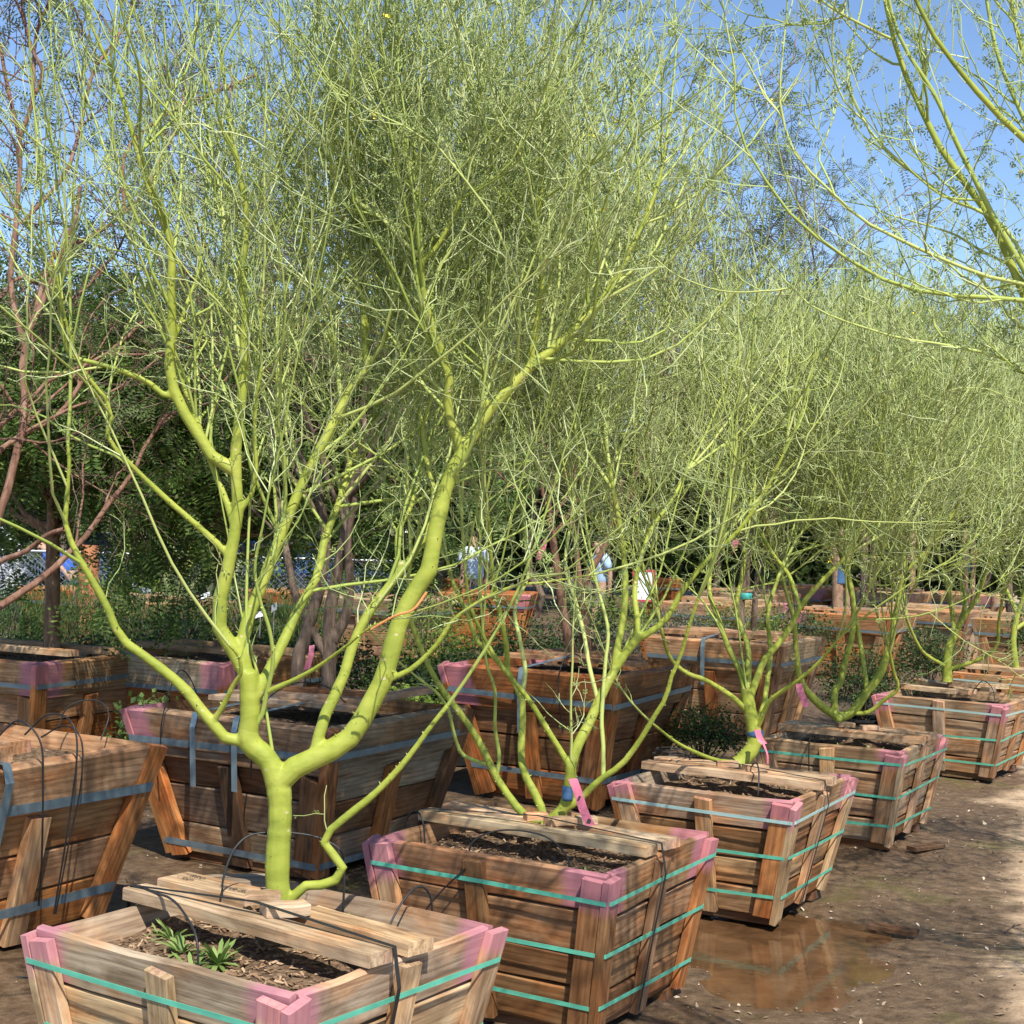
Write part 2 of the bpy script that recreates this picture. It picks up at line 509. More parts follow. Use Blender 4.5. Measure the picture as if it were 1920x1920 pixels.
def slab_mesh(lb, lt, h, t, col, paint=(0, 0), ns=5, ch=.0035, wob=.002, bow=0.0, r=random, skew=0.0):
    """board: length along x (half lengths lb at the lower edge, lt at the upper), height h along y, thickness t along +z"""
    V, F, pv = [], [], []
    sec = [(-.5 * h, 0), (-.5 * h, t - ch), (-.5 * h + ch, t), (.5 * h - ch, t), (.5 * h, t - ch), (.5 * h, 0)]
    chip = [r.uniform(-.006, .006) for _ in range(4)]
    for i in range(ns):
        s = -1 + 2 * i / (ns - 1)
        dy0, dy1, dz = r.uniform(-wob, wob), r.uniform(-wob, wob), r.uniform(-wob, wob) * .7 + bow * (1 - s * s)
        for (y, z) in sec:
            k = (y / h + .5)
            half = lb * (1 - k) + lt * k
            x = s * half + skew * (k - .5)
            if abs(s) == 1: x += chip[(0 if s < 0 else 2) + (1 if y > 0 else 0)] * .5
            V.append((x, y + (dy0 if y < 0 else dy1), z + dz))
            p = max(paint[0] - (x + half), paint[1] - (half - x))
            pv.append(p)
    m = len(sec)
    for i in range(ns - 1):
        for j in range(m):
            a0, b0 = i * m + j, i * m + (j + 1) % m
            F.append((a0, a0 + m, b0 + m, b0)[::-1])
    F.append(tuple(range(m))[::-1][::-1]); F.append(tuple((ns - 1) * m + j for j in range(m))[::-1])
    me = mesh_py('board', V, F)
    at = me.attributes.new('woodcol', 'FLOAT_COLOR', 'POINT')
    at.data.foreach_set('color', [c for _ in V for c in (*col, 1.0)])
    ap = me.attributes.new('paint', 'FLOAT', 'POINT')
    ap.data.foreach_set('value', pv)
    return me

def jcol(names, r, amt=.16):
    a = PAL[r.choice(names)]; b = PAL[r.choice(names)]
    k = r.uniform(0, .5); g = 1 + r.uniform(-amt, amt)
    return tuple((x * (1 - k) + y * k) * g * (1 + r.uniform(-.04, .04)) for x, y in zip(a, b))

def frame_mat(o, x, y, z):
    M = Matrix.Identity(4)
    for i in range(3):
        M[i][0], M[i][1], M[i][2], M[i][3] = x[i], y[i], z[i], o[i]
    return M

BOXES = {}
def planter_box(key, label, cx, cy, yaw, Wx, Wy, H, tp, seed=0, boards=('tan', 'brown'), posts=('tan', 'orange'),
                rim=None, big=False, pink=('F', 'R', 'L'), pink_len=.13, straps=None, strap_mat=None, strap_w=.015,
                nb=4, soil=-.075, group='wooden tree boxes', mound=(0, 0, 0), vstraps=(), chips=0, top_strap=None, name='planter_box', faces=(0, 1, 2, 3), cat='planter box'):
    r = random.Random(seed * 31 + 5)
    box = empty(name, (cx, cy, 0), math.radians(yaw))
    tag(box, label, cat, group)
    rim = rim or boards
    z0 = .045
    Hh = H - z0
    info = dict(obj=box, c=(cx, cy), yaw=math.radians(yaw), Wx=Wx, Wy=Wy, H=H, tp=tp)
    BOXES[key] = info
    if strap_mat is None: strap_mat = M_STEEL if big else M_GREENSTRAP
    pt = .045 if big else .034                         # post thickness
    pw = .105 if big else .082
    th = .030 if big else .024
    # corner names: F=(+x,-y) R=(+x,+y) L=(-x,-y) B=(-x,+y)
    ends = {0: ('L', 'F'), 1: ('F', 'R'), 2: ('R', 'B'), 3: ('B', 'L')}
    for k in faces:
        nvec, uvec, Dn, Du = [((0, -1), (1, 0), Wy, Wx), ((1, 0), (0, 1), Wx, Wy), ((0, 1), (-1, 0), Wy, Wx), ((-1, 0), (0, -1), Wx, Wy)][k]
        db, dt = (Dn - tp) / 2, Dn / 2
        S = math.hypot(dt - db, Hh); sa, ca = (dt - db) / S, Hh / S
        nv = Vector((*nvec, 0)); u = Vector((*uvec, 0)); zv = Vector((0, 0, 1))
        v = nv * sa + zv * ca
        w = nv * ca - zv * sa
        o = nv * db + zv * z0
        half = lambda vv: (Du - tp) / 2 + tp / 2 * (vv / S)
        short = th + .004 if k in (1, 3) else 0.0
        e0, e1 = ends[k]
        pl = pink_len * (1.25 if big else 1)
        p0 = pl * r.uniform(.75, 1.3) if e0 in pink else 0
        p1 = pl * r.uniform(.75, 1.3) if e1 in pink else 0
        edges = [0.0]
        for i in range(nb - 1): edges.append(S * (i + 1) / nb * (.93 if big else .97) + r.uniform(-.015, .015))
        edges.append(S)
        for i in range(nb):
            a0, a1 = edges[i] + .003, edges[i + 1] - r.uniform(.003, .009)
            if i == 0: a0 = 0
            top = i == nb - 1
            thick = th + (.030 if big and top else 0)
            off = -th + r.uniform(-.004, .003) + (.004 if top else 0)
            pn = (p0, p1) if top else ((max(0, p0 * .35 - .03), max(0, p1 * .35 - .03)) if (i == nb - 2 and not big) else (0, 0))
            col = jcol(rim if top else boards, r)
            me = slab_mesh(half(a0) - short, half(a1) - short, a1 - a0, thick, col, pn, 6, .005, .0034, r.uniform(-.003, .003), r)
            link('board', me, M_WOOD, box, frame_mat(o + v * ((a0 + a1) / 2) + w * off, u, v, w))
        # posts: two leaning along the edges, one upright in the middle
        tops = S - (.004 if not big else .0)
        for s in (-1, 0, 1):
            v0, v1 = r.uniform(-.012, .012), tops - r.uniform(.006, .025)
            if big:
                v1 = (edges[nb - 1] - r.uniform(.004, .018)) if s == 0 or k in (0, 2) else S - .004
            if s == 0:
                ub = r.uniform(-.02, .02); ut = ub + r.uniform(-.02, .02)
            else:
                ext = (pt + .002 if k in (1, 3) else .002) - pw / 2
                ub = s * (half(v0) + ext); ut = s * (half(v1) + ext)
            b = o + u * ub + v * v0; t_ = o + u * ut + v * v1
            xd = (t_ - b); Lp = xd.length; xd.normalize()
            yd = w.cross(xd)
            corner = e0 if s < 0 else e1
            pp = pl * r.uniform(.6, 1.15) if (s and corner in pink and not (big and k in (0, 2))) else 0
            zoff = .005 if not (big and v1 > S - .03) else .006
            me = slab_mesh(Lp / 2, Lp / 2, pw * r.uniform(.95, 1.05), pt - .006, jcol(posts, r), (0, pp), 5, .004, .002, 0, r, r.uniform(-.012, .012))
            link('post', me, M_WOOD, box, frame_mat((b + t_) / 2 + w * zoff, xd, yd, w))
    # floor runners
    for s in (-1, 1):
        me = slab_mesh((Wx - tp) / 2 + .01, (Wx - tp) / 2 + .01, .085, .040, jcol(('dark', 'brown'), r), ns=3, r=r)
        link('runner', me, M_WOOD, box, frame_mat(Vector((0, s * ((Wy - tp) / 2 - .06), .003)), Vector((1, 0, 0)), Vector((0, 1, 0)), Vector((0, 0, 1))))
    # straps
    for zf in (straps if straps is not None else ((.85, .51, .17) if not big else (.80, .12))):
        z = z0 + Hh * zf
        hx = (Wx - tp) / 2 + tp / 2 * zf + pt + .003; hy = (Wy - tp) / 2 + tp / 2 * zf + pt + .003
        c = .016
        loop = [(hx, -hy + c), (hx, 0), (hx, hy - c), (hx - c, hy), (0, hy), (-hx + c, hy), (-hx, hy - c), (-hx, 0), (-hx, -hy + c), (-hx + c, -hy), (0, -hy), (hx - c, -hy)]
        dz = {}
        V, F = [], []
        tx, ty = r.uniform(-.02, .02), r.uniform(-.02, .02)
        for i, (x, y) in enumerate(loop):
            zz = z + tx * x + ty * y + r.uniform(-.003, .003)
            q = Vector((x, y, 0)).normalized()
            for (dw, dh) in ((0, -1), (.0016, -1), (.0016, 1), (0, 1)):
                V.append((x + q.x * dw + q.x * dh * strap_w * .5 * tp / 2 / Hh, y + q.y * dw + q.y * dh * strap_w * .5 * tp / 2 / Hh, zz + dh * strap_w / 2))
        nl = len(loop)
        for i in range(nl):
            j = (i + 1) % nl
            for q in range(4):
                F.append((i * 4 + q, j * 4 + q, j * 4 + (q + 1) % 4, i * 4 + (q + 1) % 4))
        link('strap', mesh_py('strap', V, F), top_strap if (top_strap and zf > .7) else strap_mat, box)
    # straps that run over the top and down two faces: (axis, offset)
    for ax, offp, side in vstraps:
        pts = []
        def add(d, z): pts.append((d, offp, z) if ax == 'x' else (offp, d, z))
        hb = ((Wx if ax == 'x' else Wy) - tp) / 2 + pt + .012; ht = hb + tp / 2
        zt = H + (.043 if side is not None else .010)
        add(-ht + .02, H * .55); add(-ht, H - .06); add(-ht + .02, zt); add(0, zt + .034); add(ht - .02, zt); add(ht, H - .06); add(hb + .004, .06)
        P = np.array(pts); V, F = [], []
        for i, p in enumerate(P):
            for sgn in (-1, 1):
                q = p.copy(); q[1 if ax == 'x' else 0] += sgn * (strap_w / 2 if side is None else side)
                V.append(q)
        for i in range(len(P) - 1): F.append((i * 2, i * 2 + 1, i * 2 + 3, i * 2 + 2))
        me = mesh_py('strap', V, F)
        ob = link('strap', me, strap_mat if side is None else M_BLACK, box)
        sm = ob.modifiers.new('solid', 'SOLIDIFY'); sm.thickness = .002
    # soil
    g = 22
    sx, sy = Wx / 2 - th - .012, Wy / 2 - th - .012
    xs, ys = np.meshgrid(np.linspace(-sx, sx, g), np.linspace(-sy, sy, g), indexing='ij')
    zz = H + soil + .030 * vnoise(xs + cx, ys + cy, 7) + .02 * vnoise(xs + cx, ys + cy, 19)
    if mound[2]:
        zz += mound[2] * np.exp(-((xs - mound[0]) ** 2 + (ys - mound[1]) ** 2) / .012)
    k2 = 1 - tp * .5 * (-soil) / Hh / sx
    ii = np.arange(g * g).reshape(g, g)
    sf = np.stack([ii[:-1, :-1], ii[1:, :-1], ii[1:, 1:], ii[:-1, 1:]], -1).reshape(-1, 4)
    link('soil', mesh_np('soil', np.stack([xs * k2, ys * k2, zz], -1).reshape(-1, 3), sf), M_SOIL, box)
    info['soil'] = lambda x, y: H + soil + .030 * float(vnoise(x + cx, y + cy, 7)) + .02 * float(vnoise(x + cx, y + cy, 19)) + (mound[2] * math.exp(-((x - mound[0]) ** 2 + (y - mound[1]) ** 2) / .012) if mound[2] else 0)
    if chips:
        q = np.random.default_rng(seed + 40)
        px, py = q.uniform(-sx * .95, sx * .95, chips), q.uniform(-sy * .95, sy * .95, chips)
        pz = np.array([info['soil'](a_, b_) for a_, b_ in zip(px, py)]) + .004
        tvv = np.array([[-1, -.3, 0], [1, -.25, .1], [.9, .3, 0], [-1, .25, .15]])
        vv, ff = scatter(tvv, np.array([[0, 1, 2, 3]]), np.stack([px * k2, py * k2, pz], 1), rand_rot(chips, q, .45), q.uniform(.004, .016, chips))
        tag(link('mulch', mesh_np('mulch', vv, ff, False), M_CHIP, box), kind='stuff')
    return box

def bpt(key, lx, ly, z):
    i = BOXES[key]; c, s = math.cos(i['yaw']), math.sin(i['yaw'])
    return np.array([i['c'][0] + c * lx - s * ly, i['c'][1] + s * lx + c * ly, z])

def blocal(key, p):
    i = BOXES[key]; c, s = math.cos(i['yaw']), math.sin(i['yaw'])
    dx, dy = p[0] - i['c'][0], p[1] - i['c'][1]
    return c * dx + s * dy, -s * dx + c * dy

def plank(key, x0, y0, x1, y1, w=.088, t=.036, z=None, cols=('pale', 'cream', 'grey'), seed=1, dz=(0, 0), name='brace_plank'):
    """a loose-looking but nailed plank across the box top, ends in box-local metres"""
    i = BOXES[key]; r = random.Random(seed)
    z = i['H'] + .003 if z is None else z
    a = Vector((x0, y0, z + dz[0])); b = Vector((x1, y1, z + dz[1]))
    xd = b - a; Lp = xd.length; xd.normalize()
    yd = Vector((0, 0, 1)).cross(xd).normalized(); zd = xd.cross(yd)
    me = slab_mesh(Lp / 2, Lp / 2, w, t, jcol(cols, r, .1), ns=6, wob=.0025, bow=r.uniform(-.002, .004), r=r, skew=r.uniform(-.012, .012))
    return link(name, me, M_WOOD, i['obj'], frame_mat((a + b) / 2, xd, yd, zd))

PALE = ('pale', 'cream', 'pale', 'grey')
planter_box('1', 'pale new-looking wooden tree box holding leafy weeds, a thick single green trunk and lettered planks', -.642, 4.211, -33.9, .937, .864, .600, .193, 1, PALE, ('cream', 'pale'), rim=('pale', 'grey'),
            pink=('L', 'F', 'R'), pink_len=.125, straps=(.83, .50, .17), mound=(-.10, .14, .055), chips=1500, vstraps=(('x', -.065, .007),))
planter_box('2', 'brown wooden tree box with three green straps around a tree of several slender green stems', .165, 5.531, -29.9, .938, .877, .612, .182, 2, ('brown', 'tan', 'brown'), ('tan', 'brown', 'orange'), rim=('brown', 'tan'),
            pink=('L', 'F', 'R'), pink_len=.15, chips=1500, mound=(-.06, .1, .05), vstraps=(('x', -.07, .006),))
planter_box('3', 'wooden tree box with a pale top strap and two green straps beside the puddle', 1.106, 7.096, -28.9, .849, .900, .590, .235, 3, ('brown', 'tan', 'brown'), ('tan', 'orange', 'pale'), rim=('orange', 'tan', 'grey'),
            pink=('L', 'F', 'R'), top_strap=M_PALESTRAP, pink_len=.11, chips=500, mound=(0, .1, .05), vstraps=(('x', -.07, .006),))
planter_box('4', 'wooden tree box with weeds growing under its planks, second along from the puddle', 2.064, 8.847, -29.5, .820, .962, .575, .200, 4, ('tan', 'brown', 'grey'), ('tan', 'pale'), rim=('tan', 'grey'),
            pink=('F', 'R'), pink_len=.13, chips=200, mound=(0, .1, .05))
planter_box('5', 'wooden tree box with sagging planks standing apart beyond a wide gap in the row', 3.439, 11.396, -33.0, .945, .933, .581, .228, 5, ('tan', 'grey', 'pale'), ('tan', 'orange', 'grey'), rim=('grey', 'tan'),
            pink=('F', 'L'), pink_len=.15, top_strap=M_PALESTRAP)
planter_box('6', 'wooden tree box at the far end of the row of green-barked trees', 4.62, 13.50, -31.0, .93, .92, .58, .21, 6, ('tan', 'orange'), ('tan', 'orange'), rim=('tan', 'brown'), pink=('R',), top_strap=M_PALESTRAP)
planter_box('7', 'wooden tree box out by the track under the leaning green-barked tree', 1.98, 3.35, -31.0, .90, .90, .58, .21, 7, ('tan', 'brown'), ('tan', 'orange'))

BG = 'large strapped tree boxes in the rear rows'
planter_box('A', 'large orange-tan wooden box with wide blue-grey steel straps and hanging black tubes', -2.33, 6.14, -30.0, 1.23, 1.23, .775, .35, 11, ('tan', 'grey', 'orange'), ('orange', 'orange', 'tan'), rim=('tan', 'orange'),
            big=True, pink=(), strap_w=.040, group=BG, straps=(.76, .18), vstraps=(('x', -.21, None),), chips=300)
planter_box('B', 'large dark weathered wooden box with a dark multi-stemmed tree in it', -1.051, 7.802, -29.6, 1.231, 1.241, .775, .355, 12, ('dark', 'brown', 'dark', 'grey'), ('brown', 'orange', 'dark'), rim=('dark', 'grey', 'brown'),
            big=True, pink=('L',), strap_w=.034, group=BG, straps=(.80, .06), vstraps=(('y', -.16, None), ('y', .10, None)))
planter_box('C', 'large rich orange-brown wooden box with two leaning brown trunks in it', .423, 9.766, -28.7, 1.176, 1.237, .868, .394, 13, ('brown', 'rust', 'brown'), ('rust', 'orange', 'brown'), rim=('rust', 'brown'),
            big=True, pink=('L', 'B'), strap_w=.034, group=BG, straps=(.80, .20), vstraps=(('y', -.02, None),))
planter_box('D', 'large pale tan wooden box with a blue-grey strap behind the round shrub', 1.995, 13.161, -27.1, 1.212, 1.251, .85, .375, 14, ('tan', 'pale', 'tan'), ('tan', 'orange', 'pale'), rim=('tan', 'pale'),
            big=True, pink=(), strap_w=.036, group=BG, straps=(.78,), vstraps=(('y', -.05, None),))
planter_box('E', 'large tan wooden box with pink corners under the rough straight brown trunk', -3.20, 10.06, -25.0, 1.10, 1.10, .80, .33, 15, ('tan', 'orange', 'tan'), ('orange', 'tan'), rim=('pale', 'tan'),
            big=True, pink=('F', 'R'), strap_w=.030, group=BG, straps=(.80,), chips=500)
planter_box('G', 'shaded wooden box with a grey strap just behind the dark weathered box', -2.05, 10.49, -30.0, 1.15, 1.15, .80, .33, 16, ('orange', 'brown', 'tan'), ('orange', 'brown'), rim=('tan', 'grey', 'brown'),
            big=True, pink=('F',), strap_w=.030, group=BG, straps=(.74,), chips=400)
planter_box('H', 'pale wooden box holding the pruned thick green stump beyond the hedge', -3.78, 16.6, -38.0, 1.08, 1.08, .82, .30, 17, ('tan', 'pale'), ('tan', 'grey'), rim=('grey', 'tan'),
            big=True, pink=(), strap_w=.030, group=BG, straps=(.72,), vstraps=(('y', -.3, None),))
far = [('I', 'small orange wooden box behind the fine-leaved hedge', -5.30, 18.6, -30, 1.05, ('orange', 'tan'), ('F', 'R')),
       ('J', 'orange wooden box with a pink corner by the far cars', -2.85, 19.6, -30, .95, ('orange', 'tan'), ('L',)),
       ('K', 'long tan wooden box behind the dark multi-stemmed tree', -1.55, 18.9, -28, 1.25, ('tan', 'grey'), ()),
       ('L', 'bright orange wooden box with a grey strap behind the leafy shrubs', -.28, 21.2, -6, 1.20, ('rust', 'orange'), ('F',)),
       ('M', 'orange wooden box standing further off behind the bright orange one', -.95, 25.5, -12, 1.0, ('rust', 'orange'), ('F',)),
       ('N', 'low tan wooden box behind the pale strapped box', 2.95, 20.4, -28, 1.3, ('tan', 'pale'), ('R',)),
       ('O', 'strapped tan box with a plank pile on its rim', 4.35, 18.8, -30, 1.2, ('tan', 'orange'), ('L',)),
       ('P', 'grey-tan strapped box behind the far end of the row', 5.85, 20.6, -30, 1.2, ('grey', 'tan'), ()),
       ('Q', 'tan box with a grey strap under the last green-barked trees', 6.55, 18.6, -30, 1.2, ('tan', 'grey'), ()),
       ('R', 'far tan box with two pink corners', 6.65, 26.5, -30, 1.25, ('tan', 'pale'), ('F', 'L')),
       ('S', 'far tan box with a pink corner beyond the plank pile', 5.35, 27.5, -30, 1.25, ('tan', 'orange'), ('F',)),
       ('T', 'farthest tan box beside the wooden posts', 8.3, 27.2, -30, 1.25, ('tan', 'pale'), ('F',)),
       ('U', 'tan box half hidden behind the round shrub', 3.9, 24.2, -30, 1.2, ('tan', 'grey'), ('R',)),
       ('V', 'orange crate-like box far behind the blue-shirted person', 3.05, 30.0, -8, .75, ('rust', 'orange'), ())]
for i, (k, lab, x, y, yw, w_, cols, pk) in enumerate(far):
    planter_box(k, lab, x, y, yw, w_, w_, .82, .33, 50 + i, cols, cols, big=True, pink=pk, strap_w=.032, group=BG, straps=(.76,), faces=(0, 1, 2, 3), nb=4)

# planks laid across the box tops
plank('1', -.50, -.045, .485, -.105, seed=1)
plank('1', .06, .085, .50, .045, w=.095, seed=2)
lp = plank('1', -.50, .105, -.14, .11, w=.125, t=.040, seed=3)
plank('1', -.10, .00, -.03, .075, w=.06, t=.03, z=.642, seed=4, name='wedge_block')
plank('1', .02, -.055, .09, .05, w=.075, t=.03, z=.642, seed=5, name='wedge_block')
plank('1', -.46, .20, -.30, .36, w=.10, t=.02, z=.603, seed=6, cols=('grey', 'dark'))
plank('2', -.50, -.055, .475, -.10, seed=11)
plank('2', .03, .085, .49, .04, w=.09, seed=12)
plank('2', -.50, .12, -.12, .095, w=.10, seed=13)
plank('2', -.08, -.02, -.03, .05, w=.05, t=.026, z=.654, seed=14, name='wedge_block')
plank('2', .03, -.05, .10, .03, w=.055, t=.026, z=.654, seed=15, name='wedge_block')
plank('2', .10, .05, .15, .11, w=.05, t=.026, z=.654, seed=16, name='wedge_block')
for k, hw, s0 in (('3', .45, 21), ('4', .43, 31)):
    h = BOXES[k]['H']
    plank(k, -hw, -.05, hw, -.08, seed=s0)
    plank(k, -hw, .12, -.08, .11, w=.10, seed=s0 + 1)
    plank(k, .06, .09, hw, .07, w=.09, seed=s0 + 2)
    plank(k, -.10, .00, -.02, .06, w=.055, t=.026, z=h + .042, seed=s0 + 3, name='wedge_block')
    plank(k, .05, -.03, .13, .05, w=.055, t=.026, z=h + .042, seed=s0 + 4, name='wedge_block')
plank('4', -.43, .02, -.1, .03, w=.09, seed=38); plank('4', .1, .20, .43, .19, w=.08, seed=39)
plank('5', -.40, .30, .10, .05, seed=41, w=.10, dz=(.03, .0)); plank('5', -.30, .38, .22, .18, w=.09, seed=42, dz=(.01, .02))
plank('5', -.10, .1, .30, .30, w=.09, seed=43, z=.625); plank('5', -.44, .05, .0, -.02, w=.08, seed=44)
plank('6', -.46, .0, .46, -.05, seed=45); plank('6', -.46, .14, .46, .12, seed=46)
plank('A', -.66, -.17, .60, -.20, w=.13, t=.06, seed=51, cols=('tan', 'pale')); plank('A', -.66, .0, .45, .02, w=.13, t=.05, seed=52, cols=('tan', 'grey'))
for i in range(5):
    y = -.12 + .10 * i
    plank('B', -.5 + .07 * i, y, .42 - .03 * i, y + .05, w=.11, t=.025, z=.78 + .022 * (i % 3), seed=60 + i, cols=('dark', 'grey', 'brown'), dz=(.0, .012))
plank('B', .28, .30, .50, .46, w=.16, t=.03, z=.80, seed=66, cols=('grey', 'tan'), dz=(0, .05))
for i in range(4):
    y = .02 + .10 * i
    plank('C', -.50 + .05 * i, y, .50 - .06 * i, y + .03, w=.10, t=.03, z=.872 + .018 * (i % 2), seed=70 + i, cols=('tan', 'brown', 'grey'))
for i in range(4):
    y = -.25 + .16 * i
    plank('D', -.58, y, .56 - .2 * (i % 2), y + .02, w=.13, t=.04, seed=80 + i, cols=('pale', 'tan'))
for j, k in enumerate(('E', 'G', 'H', 'N', 'O', 'P', 'Q', 'R', 'S', 'U')):
    hw = BOXES[k]['Wx'] / 2
    plank(k, -hw, .16, hw, .18, w=.10, t=.045, seed=90 + j, cols=('tan', 'pale', 'grey'))
    plank(k, -hw, -.14, hw - .1, -.10, w=.10, t=.04, seed=110 + j, cols=('tan', 'pale'))

# marker lettering on the plank of the first box
def lettering(parent, txt, x, y, size, rz, z):
    cu = bpy.data.curves.new('lettering', 'FONT'); cu.body = txt; cu.size = size; cu.shear = .25
    cu.extrude = .0004; cu.align_x = 'LEFT'; cu.offset = -.0005
    tmp = bpy.data.objects.new('tmp', cu); C.objects.link(tmp)
    dg = bpy.context.evaluated_depsgraph_get()
    me = bpy.data.meshes.new_from_object(tmp.evaluated_get(dg))
    bpy.data.objects.remove(tmp)
    me.materials.clear()
    return link('lettering', me, M_INK, parent, Matrix.Translation((x, y, z)) @ Matrix.Rotation(rz, 4, 'Z'))
lettering(lp, '- 8.8 0', -.150, .018, .030, -.12, .0432)
lettering(lp, '- RSP', -.150, -.022, .030, -.12, .0432)
lettering(lp, 'Verde Blue', .020, -.018, .032, -.10, .0432)
# ------------------------------------------------------------------ trees
UP = np.array([0, 0, 1.0])
def grow(p0, d0, Ln, K, trop, wob, r, droop=0.0):
    """vectorised wandering growth: returns (N,K,3)"""
    N = len(p0); P = np.zeros((N, K, 3)); P[:, 0] = p0; d = unit(d0)
    st = (np.asarray(Ln) / (K - 1))[:, None]
    for k in range(1, K):
        t = k / (K - 1)
        d = unit(d + (np.asarray(trop)[..., None] if np.ndim(trop) else trop) * UP / (K - 1) + r.normal(0, wob, (N, 3)) - droop * t * UP / (K - 1))
        P[:, k] = P[:, k - 1] + d * st
    return P

def sample(P, R, n, r, t0=0.0, t1=1.0, wt=None):
    """random places on polylines: point, tangent, radius, parameter"""
    N, K, _ = P.shape
    ln = np.linalg.norm(np.diff(P, axis=1), axis=2).sum(1)
    w = ln if wt is None else ln * wt
    i = r.choice(N, n, p=w / w.sum())
    t = r.uniform(t0, t1, n) * (K - 1)
    k = np.minimum(t.astype(int), K - 2); fr = (t - k)[:, None]
    a, b = P[i, k], P[i, k + 1]
    return a * (1 - fr) + b * fr, unit(b - a), R[i, k] * (1 - fr[:, 0]) + R[i, k + 1] * fr[:, 0], t / (K - 1)

def sidedir(T, ang, r):
    q = unit(np.cross(T, unit(r.normal(size=T.shape))))
    return T * np.cos(ang)[:, None] + q * np.sin(ang)[:, None]

def taper(N, K, r0, r1, power=1.0):
    t = np.linspace(0, 1, K) ** power
    return np.asarray(r0)[:, None] * (1 - t) + np.asarray(r1)[:, None] * t if np.ndim(r0) else np.tile(r0 * (1 - t) + r1 * t, (N, 1))

class Limbs:
    """limbs traced as (px,py) rows with depth and pixel diameter"""
    def __init__(self, Y): self.Y = Y; self.items = []; self.term = []
    def add(self, pts, d0, d1, dY=0.0, Y0=None, term=True, wob=.0):
        px = np.array(pts, float)
        s = np.r_[0, np.cumsum(np.hypot(*np.diff(px, axis=0).T))]; t = s / s[-1]
        if Y0 is None:
            if self.items:
                best = min(((np.hypot(q[:, 0] - px[0, 0], q[:, 1] - px[0, 1]).min(), q[np.hypot(q[:, 0] - px[0, 0], q[:, 1] - px[0, 1]).argmin(), 2]) for q in self.items), key=lambda z: z[0])
                Y0 = best[1]
            else: Y0 = self.Y
        Yv = Y0 + dY * t ** 1.15
        d = d0 * (1 - t) + d1 * t
        rows = np.column_stack([px, Yv, d])
        rows = resample(rows, max(8, int(s[-1] / 14)))
        self.items.append(rows)
        self.term.append(term)
        return self
    def world(self, K=20):
        P, R = [], []
        for q in self.items:
            k = resample(np.column_stack([np.array([W(a, b, c) for a, b, c, _ in q]), q[:, 3] * .5 * q[:, 2] / F_PX]), K)
            P.append(k[:, :3]); R.append(k[:, 3])
        return np.array(P), np.array(R)

def blend_trunk(name, P, R, mat, parent, voxel):
    """thick limbs fused into one skin (voxel remesh + smoothing)"""
    parts = []
    for p, q in zip(P, R):
        v, f = tubes(p[None], q[None], 12)
        parts.append((v, f))
    vs, fs, n = [], [], 0
    for (v, f) in parts:
        m = len(v); vs.append(v); fs += [tuple(int(a) + n for a in row) for row in f]
        fs.append(tuple(n + i for i in range(11, -1, -1))); fs.append(tuple(n + m - 12 + i for i in range(12))); n += m
    me = mesh_py(name, np.vstack(vs), fs)
    o = link(name, me, mat, parent)
    rm = o.modifiers.new('remesh', 'REMESH'); rm.mode = 'VOXEL'; rm.voxel_size = voxel; rm.use_smooth_shade = True
    sm = o.modifiers.new('smooth', 'SMOOTH'); sm.factor = .5; sm.iterations = 5
    dg = bpy.context.evaluated_depsgraph_get()
    m2 = bpy.data.meshes.new_from_object(o.evaluated_get(dg))
    o.modifiers.clear(); o.data = m2
    m2.polygons.foreach_set('use_smooth', [True] * len(m2.polygons))
    if not m2.materials: m2.materials.append(mat)
    return o

LEAF_V = np.array([[0, 0, 0], [.35, .5, .05], [0, 1.0, .1], [-.35, .5, .05]]); LEAF_F = np.array([[0, 1, 2, 3]])
# sprig: four little leaflets in two pairs
def _sprig():
    v, f = [], []
    for s, b in ((1, .25), (-1, .25), (1, .7), (-1, .7)):
        n = len(v)
        v += [(0, b, 0), (s * .28, b + .1, .05), (s * .5, b + .42, .1), (s * .16, b + .32, .05)]
        f.append((n, n + 1, n + 2, n + 3))
    return np.array(v), np.array(f)
SPRIG_V, SPRIG_F = _sprig()
# pinnate leaf: narrow leaflets along a drooping midrib
def _pinnate(n, w, l):
    v, f = [], []
    for i in range(n):
        y = (i + .8) / n; z = -.35 * y * y
        for s in (1, -1):
            k = len(v); ll = l * (1 - .45 * abs(y - .5))
            v += [(0, y, z), (s * ll * .5, y - w + .05, z - .02), (s * ll, y + .06, z - .05), (s * ll * .5, y + w + .05, z - .02)]
            f.append((k, k + 1, k + 2, k + 3))
    return np.array(v), np.array(f)
PIN_V, PIN_F = _pinnate(7, .035, .26)
FERN_V, FERN_F = _pinnate(6, .06, .34)

